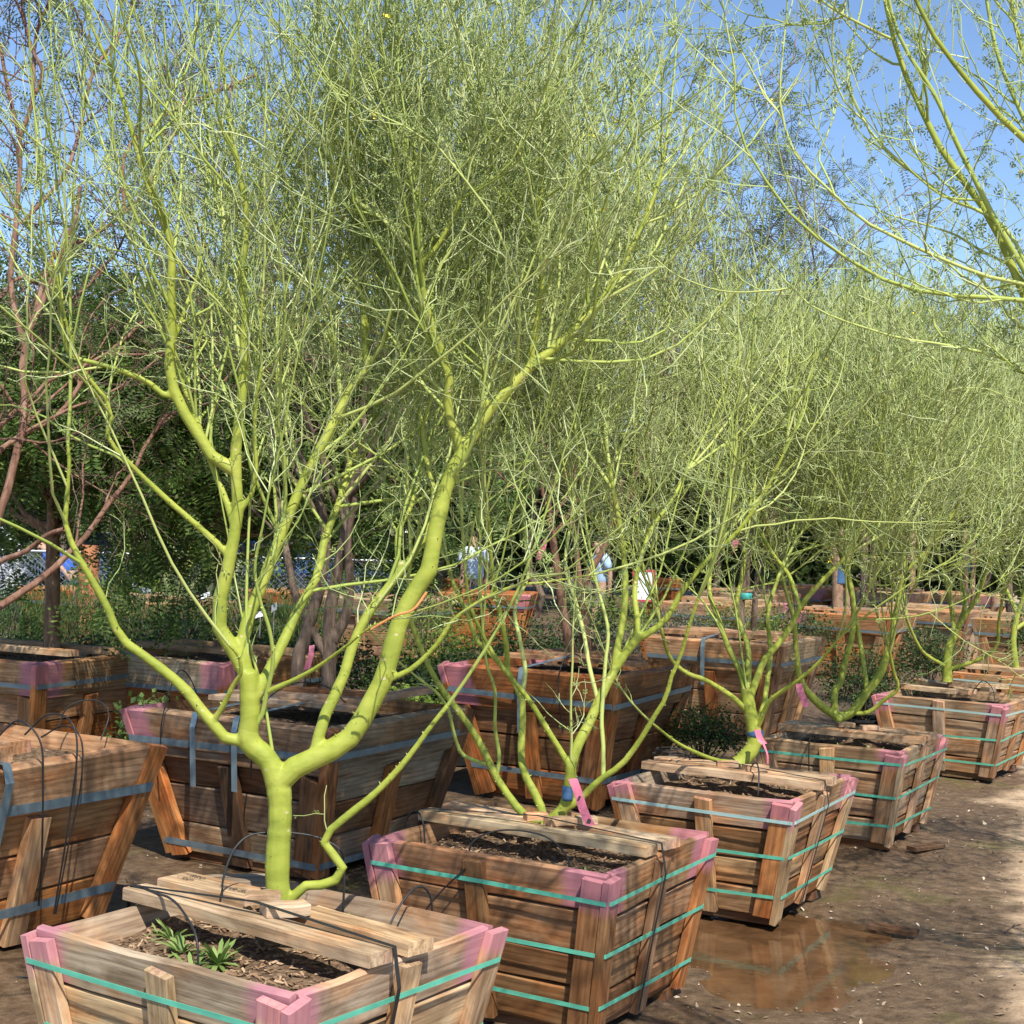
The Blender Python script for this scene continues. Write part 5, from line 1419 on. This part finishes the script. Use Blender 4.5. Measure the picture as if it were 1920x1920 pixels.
# ------------------------------------------------------------------ parked vehicles behind the fence
def paint(name, col): 
    m = plain(name, col, .25, var=.05, spec=.6); return m
M_GLASS = plain('dark_glass', (.03, .04, .05), .06, spec=.7); M_TYRE = plain('tyre', (.02, .02, .02), .8); M_RIM = plain('rim', (.45, .46, .48), .3, .7)
M_LAMP = plain('lamp_lens', (.7, .72, .72), .15); M_RED = plain('red_lens', (.45, .03, .03), .2)
def vehicle(name, label, loc, rz, profile, glass, width, wheels, wr, mat, cat):
    """profile: side outline (x,z) of the body; glass: list of side window outlines"""
    root = empty(name, loc, rz); tag(root, label, cat)
    n = len(profile); hw = width / 2
    cxm = sum(p[0] for p in profile) / n
    V = []
    for s, inset in ((-1, 1), (-1, 0), (1, 0), (1, 1)):
        for x, z in profile:
            up = max(0, (z - .75)) * .22
            k = .96 if inset else 1.0
            V.append((cxm + (x - cxm) * k, s * (hw - up - (0 if inset else .06)) if inset else s * (hw - up - .05), .35 + (z - .35) * (k if z > .35 else 1)))
    F = []
    for a in range(3):
        for i in range(n):
            j = (i + 1) % n
            F.append((a * n + i, a * n + j, (a + 1) * n + j, (a + 1) * n + i))
    F.append(tuple(range(n))[::-1]); F.append(tuple(3 * n + i for i in range(n)))
    link('body', mesh_py('body', V, F), mat, root)
    for g in glass:
        for s in (-1, 1):
            vv = [(x, s * (hw - max(0, z - .75) * .22 + .006), z) for x, z in g] + [(x, s * (hw - max(0, z - .75) * .22 - .02), z) for x, z in g]
            m_ = len(g)
            link('side_window', mesh_py('side_window', vv, [tuple(range(m_)), tuple(range(2 * m_ - 1, m_ - 1, -1))] + [(i, (i + 1) % m_, m_ + (i + 1) % m_, m_ + i) for i in range(m_)]), M_GLASS, root)
    for x in wheels:
        for s in (-1, 1):
            wo = empty('wheel', (x, s * (hw - .08), wr)); wo.parent = root
            k = 20; a = np.linspace(0, 2 * np.pi, k, endpoint=False)
            def lathe(prof, nm, m):
                Vv = [(q * math.cos(t), yy, q * math.sin(t)) for q, yy in prof for t in a]
                Ff = [(i * k + j, i * k + (j + 1) % k, (i + 1) * k + (j + 1) % k, (i + 1) * k + j) for i in range(len(prof) - 1) for j in range(k)]
                link(nm, mesh_py(nm, Vv, Ff, True), m, wo)
            lathe([(wr * .62, -.1), (wr * .95, -.1), (wr, -.06), (wr, .06), (wr * .95, .1), (wr * .62, .1)], 'tyre', M_TYRE)
            lathe([(wr * .62, .08 * s), (wr * .5, .06 * s), (wr * .15, .085 * s), (.005, .09 * s)], 'rim', M_RIM)
    x1 = max(p[0] for p in profile); x0 = min(p[0] for p in profile)
    for s in (-1, 1):
        for xx, m_, nm in ((x1 - .05, M_LAMP, 'headlight'), (x0 + .02, M_RED, 'tail_light')):
            yy = s * (hw - .24)
            Vv = [(xx + dx, yy + dy, .72 + dz) for dx in (0, .07) for dy in (-.13, .13) for dz in (-.06, .06)]
            link(nm, mesh_py(nm, Vv, [(0, 1, 3, 2), (4, 6, 7, 5), (0, 4, 5, 1), (2, 3, 7, 6), (0, 2, 6, 4), (1, 5, 7, 3)]), m_, root)
    return root
sedan = [(-2.1, .35), (2.1, .35), (2.2, .55), (2.1, .78), (1.1, .92), (.45, 1.36), (-.75, 1.42), (-1.45, 1.02), (-2.1, .95), (-2.2, .6)]
sed_g = [[(.95, .96), (.42, 1.30), (-.1, 1.33), (-.1, .96)], [(-.2, .96), (-.2, 1.33), (-.75, 1.34), (-1.2, 1.02)]]
pick = [(-2.6, .42), (2.5, .42), (2.65, .62), (2.6, 1.02), (1.25, 1.12), (.75, 1.72), (-.55, 1.76), (-.75, 1.14), (-2.6, 1.14), (-2.65, .7)]
pick_g = [[(1.1, 1.16), (.7, 1.64), (.2, 1.67), (.2, 1.16)], [(.1, 1.16), (.1, 1.67), (-.48, 1.68), (-.6, 1.16)]]
vehicle('pickup_truck', 'white pickup truck parked behind the chain-link fence', (-9.0, 23.6, 0), .35, pick, pick_g, 1.9, (-1.6, 1.7), .38, paint('white_paint', (.62, .64, .66)), 'truck')
vehicle('parked_car', 'dark blue car parked behind the fence past the pruned stump', (-4.15, 23.6, 0), 2.9, sedan, sed_g, 1.78, (-1.35, 1.35), .32, paint('blue_paint', (.020, .055, .17)), 'car')
vehicle('parked_car', 'black car parked behind the fence beside the terracotta trunk', (-6.1, 25.0, 0), .15, sedan, sed_g, 1.78, (-1.35, 1.35), .32, paint('black_paint', (.02, .024, .03)), 'car')
vehicle('flatbed_trailer', 'low dark trailer beside the orange box with a pink corner', (-3.25, 21.6, 0), .3, [(-1.6, .45), (1.6, .45), (1.7, .55), (1.6, .95), (-1.6, .95), (-1.7, .55)], [], 1.5, (0.0,), .28, paint('trailer_black', (.03, .03, .035)), 'trailer')

# ------------------------------------------------------------------ people
M_SKIN = plain('skin', (.42, .25, .17), .55, var=.06); M_HAIR = plain('hair', (.05, .035, .025), .7)
def skinned(name, pts, edges, rad, mat, parent, root_i=0):
    me = bpy.data.meshes.new(name); me.from_pydata(pts, edges, []); me.update()
    tmp = bpy.data.objects.new('tmp', me); C.objects.link(tmp)
    tmp.modifiers.new('skin', 'SKIN')
    for i, q in enumerate(rad):
        me.skin_vertices[0].data[i].radius = q if isinstance(q, tuple) else (q, q)
        me.skin_vertices[0].data[i].use_root = i == root_i
    ss = tmp.modifiers.new('sub', 'SUBSURF'); ss.levels = 2; ss.render_levels = 2
    dg = bpy.context.evaluated_depsgraph_get()
    m2 = bpy.data.meshes.new_from_object(tmp.evaluated_get(dg))
    bpy.data.objects.remove(tmp)
    m2.materials.clear(); m2.polygons.foreach_set('use_smooth', [True] * len(m2.polygons))
    return link(name, m2, mat, parent)
def person(label, loc, rz, shirt, lower, h=1.70, bend=0.0, stride=.12, long_legs=False):
    k = h / 1.75
    root = empty('person', loc, rz); tag(root, label, 'person')
    root.scale = (k, k, k)
    b = bend
    def up(x, y, z):            # bend the upper body forward (+y) about the hips
        dz = z - .95
        return (x, y + math.sin(b) * dz, .95 + math.cos(b) * dz)
    pts = [(0, 0, .95), up(0, 0, 1.12), up(0, 0, 1.30), up(0, .0, 1.44), up(0, .02, 1.53), up(0, .03, 1.60), up(0, .03, 1.70)]
    edges = [(0, 1), (1, 2), (2, 3), (3, 4), (4, 5), (5, 6)]
    rad = [(.15, .11), (.135, .10), (.165, .105), (.10, .08), .055, (.080, .095), (.060, .075)]
    for s in (-1, 1):
        n = len(pts)
        pts += [up(s * .19, 0, 1.42), up(s * .235, -.02 + stride * s * .4, 1.16), up(s * .25, .05 + stride * s * .8, .93), up(s * .25, .07 + stride * s * .9, .86)]
        edges += [(3, n), (n, n + 1), (n + 1, n + 2), (n + 2, n + 3)]; rad += [.062, .046, .034, .030]
        for fi in range(5):                                    # fingers and thumb
            m_ = len(pts); ang = (fi - 2) * .014
            pts += [up(s * (.25 + (0.0 if fi else -.03)), .07 + stride * s * .9 + ang + (.02 if fi == 0 else 0), .80 - .012 * (fi == 2) + (.03 if fi == 0 else 0)), up(s * .245, .08 + stride * s * .9 + ang * 1.2, .765 + (.04 if fi == 0 else 0))]
            edges += [(n + 3, m_), (m_, m_ + 1)]; rad += [.0095, .008]
        n = len(pts)
        pts += [(s * .09, 0, .88), (s * .10, .03 - stride * s, .50), (s * .10, -.02 - stride * s * 1.8, .09), (s * .11, .10 - stride * s * 1.8, .035)]
        edges += [(0, n), (n, n + 1), (n + 1, n + 2), (n + 2, n + 3)]; rad += [.090, .060, .042, (.042, .030)]
    skinned('body', pts, edges, rad, M_SKIN, root)
    # shirt with short sleeves
    sp = [(0, 0, .93), up(0, 0, 1.12), up(0, 0, 1.30), up(0, 0, 1.455)]; se = [(0, 1), (1, 2), (2, 3)]; sr = [(.185, .14), (.168, .132), (.192, .13), (.115, .095)]
    for s in (-1, 1):
        n = len(sp); sp += [up(s * .20, 0, 1.415), up(s * .235, -.01 + stride * s * .3, 1.22)]; se += [(3, n), (n, n + 1)]; sr += [.085, .078]
    skinned('shirt', sp, se, sr, shirt, root)
    lp_ = [(0, 0, .97), (0, 0, .89)]; le = [(0, 1)]; lr = [(.172, .13), (.165, .128)]
    for s in (-1, 1):
        n = len(lp_); zk = .50
        lp_ += [(s * .095, 0, .84), (s * .10, .025 - stride * s * .9, .56)]; le += [(1, n), (n, n + 1)]; lr += [.108, .092]
        if long_legs: lp_.append((s * .10, -.01 - stride * s * 1.7, .13)); le.append((n + 1, n + 2)); lr.append(.065)
    skinned('trousers' if long_legs else 'shorts', lp_, le, lr, lower, root)
    skinned('hair', [up(0, -.005, 1.655), up(0, .01, 1.715), up(0, .045, 1.73)], [(0, 1), (1, 2)], [(.086, .080), (.085, .092), (.06, .05)], M_HAIR, root)
    for s in (-1, 1):                                           # ears, eyes
        for nm, p, q, m_ in (('ear', (s * .083, .02, 1.625), (.012, .022, .032), M_SKIN), ('eye', (s * .032, .115, 1.635), (.012, .008, .009), M_INK)):
            p = up(*p); V = [(p[0] + q[0] * math.cos(a_) * math.cos(e_), p[1] + q[1] * math.sin(a_) * math.cos(e_), p[2] + q[2] * math.sin(e_)) for e_ in (-1.4, -.6, .2, 1.0) for a_ in np.linspace(0, 6.28, 8, endpoint=False)]
            link(nm, mesh_py(nm, V, [(i * 8 + j, i * 8 + (j + 1) % 8, (i + 1) * 8 + (j + 1) % 8, (i + 1) * 8 + j) for i in range(3) for j in range(8)] + [tuple(range(8))[::-1], tuple(24 + j for j in range(8))], True), m_, root)
    p0, p1, p2 = up(0, .112, 1.645), up(0, .145, 1.605), up(0, .115, 1.595)
    link('nose', mesh_py('nose', [p0, (p1[0] - .014, p1[1] - .02, p1[2]), (p1[0] + .014, p1[1] - .02, p1[2]), p1, p2], [(0, 1, 3), (0, 3, 2), (1, 4, 3), (3, 4, 2)], True), M_SKIN, root)
    return root
M_LBLUE = plain('light_blue_shirt', (.38, .52, .66), .8, var=.12, scale=14); M_PALESH = plain('pale_blue_checked_shirt', (.50, .58, .66), .8, var=.2, scale=40)
M_KHAKI = plain('khaki_shorts', (.22, .21, .15), .85, var=.35, scale=18); M_DENIM = plain('blue_denim', (.05, .08, .15), .85); M_BRIGHTBLUE = plain('bright_blue_shirt', (.03, .10, .42), .8)
person('person in a light blue shirt and patterned shorts walking past the leaning brown trunks', (1.42, 23.4, 0), 2.0, M_LBLUE, M_KHAKI, 1.62, .06)
person('person in a pale checked shirt standing behind the bright orange box', (-.53, 22.6, 0), .6, M_PALESH, M_DENIM, 1.66, .12, .05, True)
person('person in a bright blue shirt bending down behind the fence', (-6.3, 21.6, 0), 1.4, M_BRIGHTBLUE, M_DENIM, 1.6, .95, .04, True)

# ------------------------------------------------------------------ odds and ends in the background
# shaggy terracotta-coloured trunk
r = np.random.default_rng(31)
tr = empty('palm_stump', (-5.05, 17.9, 0)); tag(tr, 'orange-brown shaggy cut palm trunk standing before the fence', 'palm trunk')
zz = np.linspace(0, 1.36, 14)
prof = np.interp(zz, [0, .5, .95, 1.36], [.15, .145, .12, .085])
v, f = tubes(np.stack([np.zeros(14), np.zeros(14), zz], 1)[None], prof[None] * (1 + r.normal(0, .05, (1, 14))), 14); link('trunk', mesh_np('trunk', v, f), M_TERRA, tr)
n = 90
a = r.uniform(0, 6.28, n); z = r.uniform(.1, 1.34, n); q = np.interp(z, zz, prof)
pos = np.stack([q * np.cos(a), q * np.sin(a), z], 1); d = unit(np.stack([np.cos(a) * .5, np.sin(a) * .5, np.full(n, 1.0)], 1)); x = unit(np.cross(d, pos)); rot = np.stack([x, d, np.cross(x, d)], -1)
v, f = scatter(np.array([[-.5, 0, 0], [.5, 0, 0], [.3, .8, .1], [0, 1.2, .1]]), BLADE_F, pos, rot, r.uniform(.05, .09, n)); tag(link('leaf_bases', mesh_np('leaf_bases', v, f, False), M_TERRA, tr), kind='stuff')
# pruned green stump tree in box H
Ht = Limbs(16.4)
Ht.add([(322, 1132), (312, 1095), (300, 1065), (275, 1045), (262, 1030)], 15, 8, 0)
Ht.add([(337, 1132), (338, 1095), (342, 1060), (348, 1035)], 15, 12, 0, Y0=16.4)
Ht.add([(345, 1130), (360, 1100), (385, 1070), (402, 1040), (410, 1030)], 10, 7, .1, Y0=16.4)
Ht.add([(375, 1082), (395, 1062), (415, 1050)], 7, 5, .1)
P_, R_ = Ht.world(14); base = P_[0, 0].copy()
ro = empty('pruned_tree', tuple(base)); tag(ro, 'thick grey-green pruned tree with stub branches in the pale box', 'tree')
M_HBARK = bark('grey_green_bark', (.17, .20, .085), (.27, .30, .14))
for i in range(4):
    v, f = tubes((P_[i] - base)[None], R_[i][None], 10); link('limb', mesh_np('limb', v, f), M_HBARK, ro)
rr = np.random.default_rng(8)
st_, T_, _, _ = sample(P_ - base, R_, 60, rr, .3, 1)
G = grow(st_, sidedir(T_, rr.uniform(.4, 1, 60), rr), rr.uniform(.3, .9, 60), 8, .6, .15, rr); v, f = tubes(G, taper(60, 8, .009, .003), 4); tag(link('shoots', mesh_np('shoots', v, f), M_BOUGH, ro), kind='stuff')
# spiky succulents around it
for i, (px, py, Yd) in enumerate(((225, 1128, 17.2), (255, 1126, 17.2), (285, 1126, 17.2), (312, 1122, 18.0), (360, 1122, 18.0), (395, 1122, 18.0), (415, 1125, 18.0))):
    p = W(px, py, Yd)
    shrub('succulent', 'pale green upright succulent beside the pruned stump' if i > 2 else 'low pale green leafy succulent beside the pruned stump', p[0], p[1], .26, 1.22 if i > 2 else 1.02, 400 + i, M_SAGE if i > 2 else M_LSHRUB, n=260, size=(.16, .30) if i > 2 else (.08, .13),
          leaf=(BLADE_V * np.array([2.2, 1, 1]), BLADE_F), upright=True, pot=(.2, .62), group='succulents by the pruned stump', cat='succulent')
# small sign cards on stakes
def sign(label, px, py, Yd, w, h, mat, tilt=0.0):
    p = W(px, py, Yd); r_ = empty('plant_sign', (p[0], p[1], 0)); tag(r_, label, 'sign', 'plant signs')
    V = [(sx * w / 2, sy * .003, p[2] + sz * h / 2 + tilt * sx * .03) for sx in (-1, 1) for sy in (-1, 1) for sz in (-1, 1)]
    link('card', mesh_py('card', V, [(0, 1, 3, 2), (4, 6, 7, 5), (0, 4, 5, 1), (2, 3, 7, 6), (0, 2, 6, 4), (1, 5, 7, 3)]), mat, r_)
    v, f = tubes(np.array([[[0, .006, 0], [0, .006, p[2] / 2], [0, .006, p[2] + h * .4]]]), np.full((1, 3), .006), 5); link('stake', mesh_np('stake', v, f), M_ZINC, r_)
M_GREYCARD = plain('grey_card', (.30, .33, .36), .5, var=.05)
sign('white card sign before the black car', 256, 1098, 17.0, .10, .075, M_WHITE)
sign('grey card sign before the white truck', 10, 1110, 16.5, .13, .075, M_GREYCARD)
sign('grey card sign beside the pale succulents', 273, 1107, 16.8, .12, .06, M_GREYCARD)
sign('white card sign beside the pruned stump', 384, 1117, 16.0, .10, .055, M_WHITE, .6)
sign('white card sign among the roses', 488, 1152, 13.6, .09, .055, M_WHITE, .5)
sign('tilted grey card sign beside the white one among the roses', 514, 1139, 14.2, .05, .07, M_GREYCARD, .6)
sign('white price sign with a red border behind the slender stems', 1206, 1098, 22.5, .30, .42, M_WHITE)
M_REDB = plain('red_border', (.50, .05, .09), .6)
sgn = [o for o in bpy.data.objects if o.get('label', '') == 'white price sign with a red border behind the slender stems'][0]
p = W(1206, 1098, 22.5)
for sx, sz, w, h in ((0, .225, .33, .03), (0, -.225, .33, .03), (-.15, 0, .03, .42), (.15, 0, .03, .42)):
    V = [(sx + a_ * w / 2, -.008 + b_ * .003, p[2] + sz + c_ * h / 2) for a_ in (-1, 1) for b_ in (-1, 1) for c_ in (-1, 1)]
    link('border', mesh_py('border', V, [(0, 1, 3, 2), (4, 6, 7, 5), (0, 4, 5, 1), (2, 3, 7, 6), (0, 2, 6, 4), (1, 5, 7, 3)]), M_REDB, sgn)
# wooden shade posts and staked trunks behind the right-hand rows
M_POST = bark('post_wood', (.30, .19, .12), (.45, .31, .21), .7, .01)
for i, (px, yb, yt, Yd, d, lab, tape) in enumerate(((1572, 1160, 1040, 19.0, 22, 'thick brown staked trunk banded with blue tape over the plank pile', M_BLUETAPE), (1590, 1160, 1065, 19.2, 11, 'orange-brown stake beside the blue-taped trunk', None),
        (1640, 1108, 1035, 26.5, 12, 'weathered wooden post behind the blue-taped trunk', None), (1712, 1112, 1020, 27.0, 13, 'weathered wooden post behind the far boxes', None), (1812, 1110, 1030, 26.0, 11, 'brown stake with blue tape at the end of the row', M_BLUETAPE),
        (1826, 1112, 1050, 26.0, 9, 'reddish stake beside the blue-taped one', None), (1625, 1100, 1020, 29, 9, 'thin far wooden post of the shade frame', None), (1692, 1100, 1020, 29, 9, 'second thin far wooden post of the shade frame', None))):
    a0, a1 = W(px, yb, Yd), W(px - 3, yt, Yd)
    g0 = np.array([a0[0], a0[1], 0.0]); rd = d / 2 * Yd / F_PX
    pp = resample(np.array([g0, g0 * .5 + a1 * .5 + np.array([.01, 0, 0]), a1 + np.array([0, 0, .35])]), 10)
    ro = empty('wooden_post', tuple(g0)); tag(ro, lab, 'post')
    v, f = tubes((pp - g0)[None], np.full((1, 10), rd) * (1 + .06 * np.sin(np.arange(10)))[None], 10); link('shaft', mesh_np('shaft', v, f), M_POST, ro)
    vt, ft = tubes(np.array([[[0, 0, 0], [0, 0, .01], [0, 0, .015]]]) + (pp[-1] - g0)[None, None] - np.array([0, 0, .012]), np.array([[rd, rd * .85, .002]]), 10); link('top', mesh_np('top', vt, ft), M_POST, ro)
    if tape:
        v, f = tubes(np.array([[[0, 0, a1[2] - .36], [0, 0, a1[2] - .24], [0, 0, a1[2] - .12]]]), np.full((1, 3), rd * 1.12), 10); link('tape', mesh_np('tape', v, f), tape, ro)
pl = W(1660, 1010, 29); 
V = [(sx * 1.0, sy * .05, sz * .06) for sx in (-1, 1) for sy in (-1, 1) for sz in (-1, 1)]
tag(link('shade_beam', mesh_py('shade_beam', V, [(0, 1, 3, 2), (4, 6, 7, 5), (0, 4, 5, 1), (2, 3, 7, 6), (0, 2, 6, 4), (1, 5, 7, 3)]), M_POST, None, Matrix.Translation(tuple(pl))), 'dark wooden beam across the far shade posts', 'beam')
# green ties on the staked tree of the pale tan box
band('teal_tie', 'teal tie round the staked feathery tree', W(1398, 1118, 13.3), .055, .06, M_TEALTAPE, 'tie')
# grey dark pot box hanging by the last trees
p = W(1852, 1192, 13.2)
V = [(p[0] + sx * .085 * (1.1 if sz > 0 else .85), p[1] + sy * .08, p[2] + sz * .08) for sx in (-1, 1) for sy in (-1, 1) for sz in (-1, 1)]
# loose boards on the mud
r2 = random.Random(4)
for i, (x0, y0, x1, y1, lab) in enumerate(((1.66, 6.70, 1.84, 6.58, 'short wet board lying in the mud beside the puddle'), (2.30, 8.38, 2.50, 8.52, 'thin wet board under the box with weeds'))):
    a0, a1 = Vector((x0, y0, .004)), Vector((x1, y1, .004)); xd = (a1 - a0); L_ = xd.length; xd.normalize(); yd = Vector((0, 0, 1)).cross(xd)
    tag(link('loose_board', slab_mesh(L_ / 2, L_ / 2, .07, .022, PAL['dark'], r=r2), M_WOOD, None, frame_mat((a0 + a1) / 2, xd, yd, Vector((0, 0, 1)))), lab, 'board')
# fallen twigs
for i, (px, py, ln, an) in enumerate(((1800, 1752, .35, .15), (1900, 1735, .2, .9))):
    Yd = 1.74 * F_PX / (py - 1012); p = W(px, py, Yd)
    pts = [(p[0] - ln / 2 * math.cos(an), p[1] - ln / 2 * math.sin(an), .012), (p[0], p[1] + .01, .018), (p[0] + ln / 2 * math.cos(an), p[1] + ln / 2 * math.sin(an), .012)]
    tag(tube_obj('fallen_twig', pts, .0035, M_MBARK, None, 5, 12), ('long dark twig lying on the mud by the pale soil', 'short dark twig lying on the pale soil')[i], 'twig')
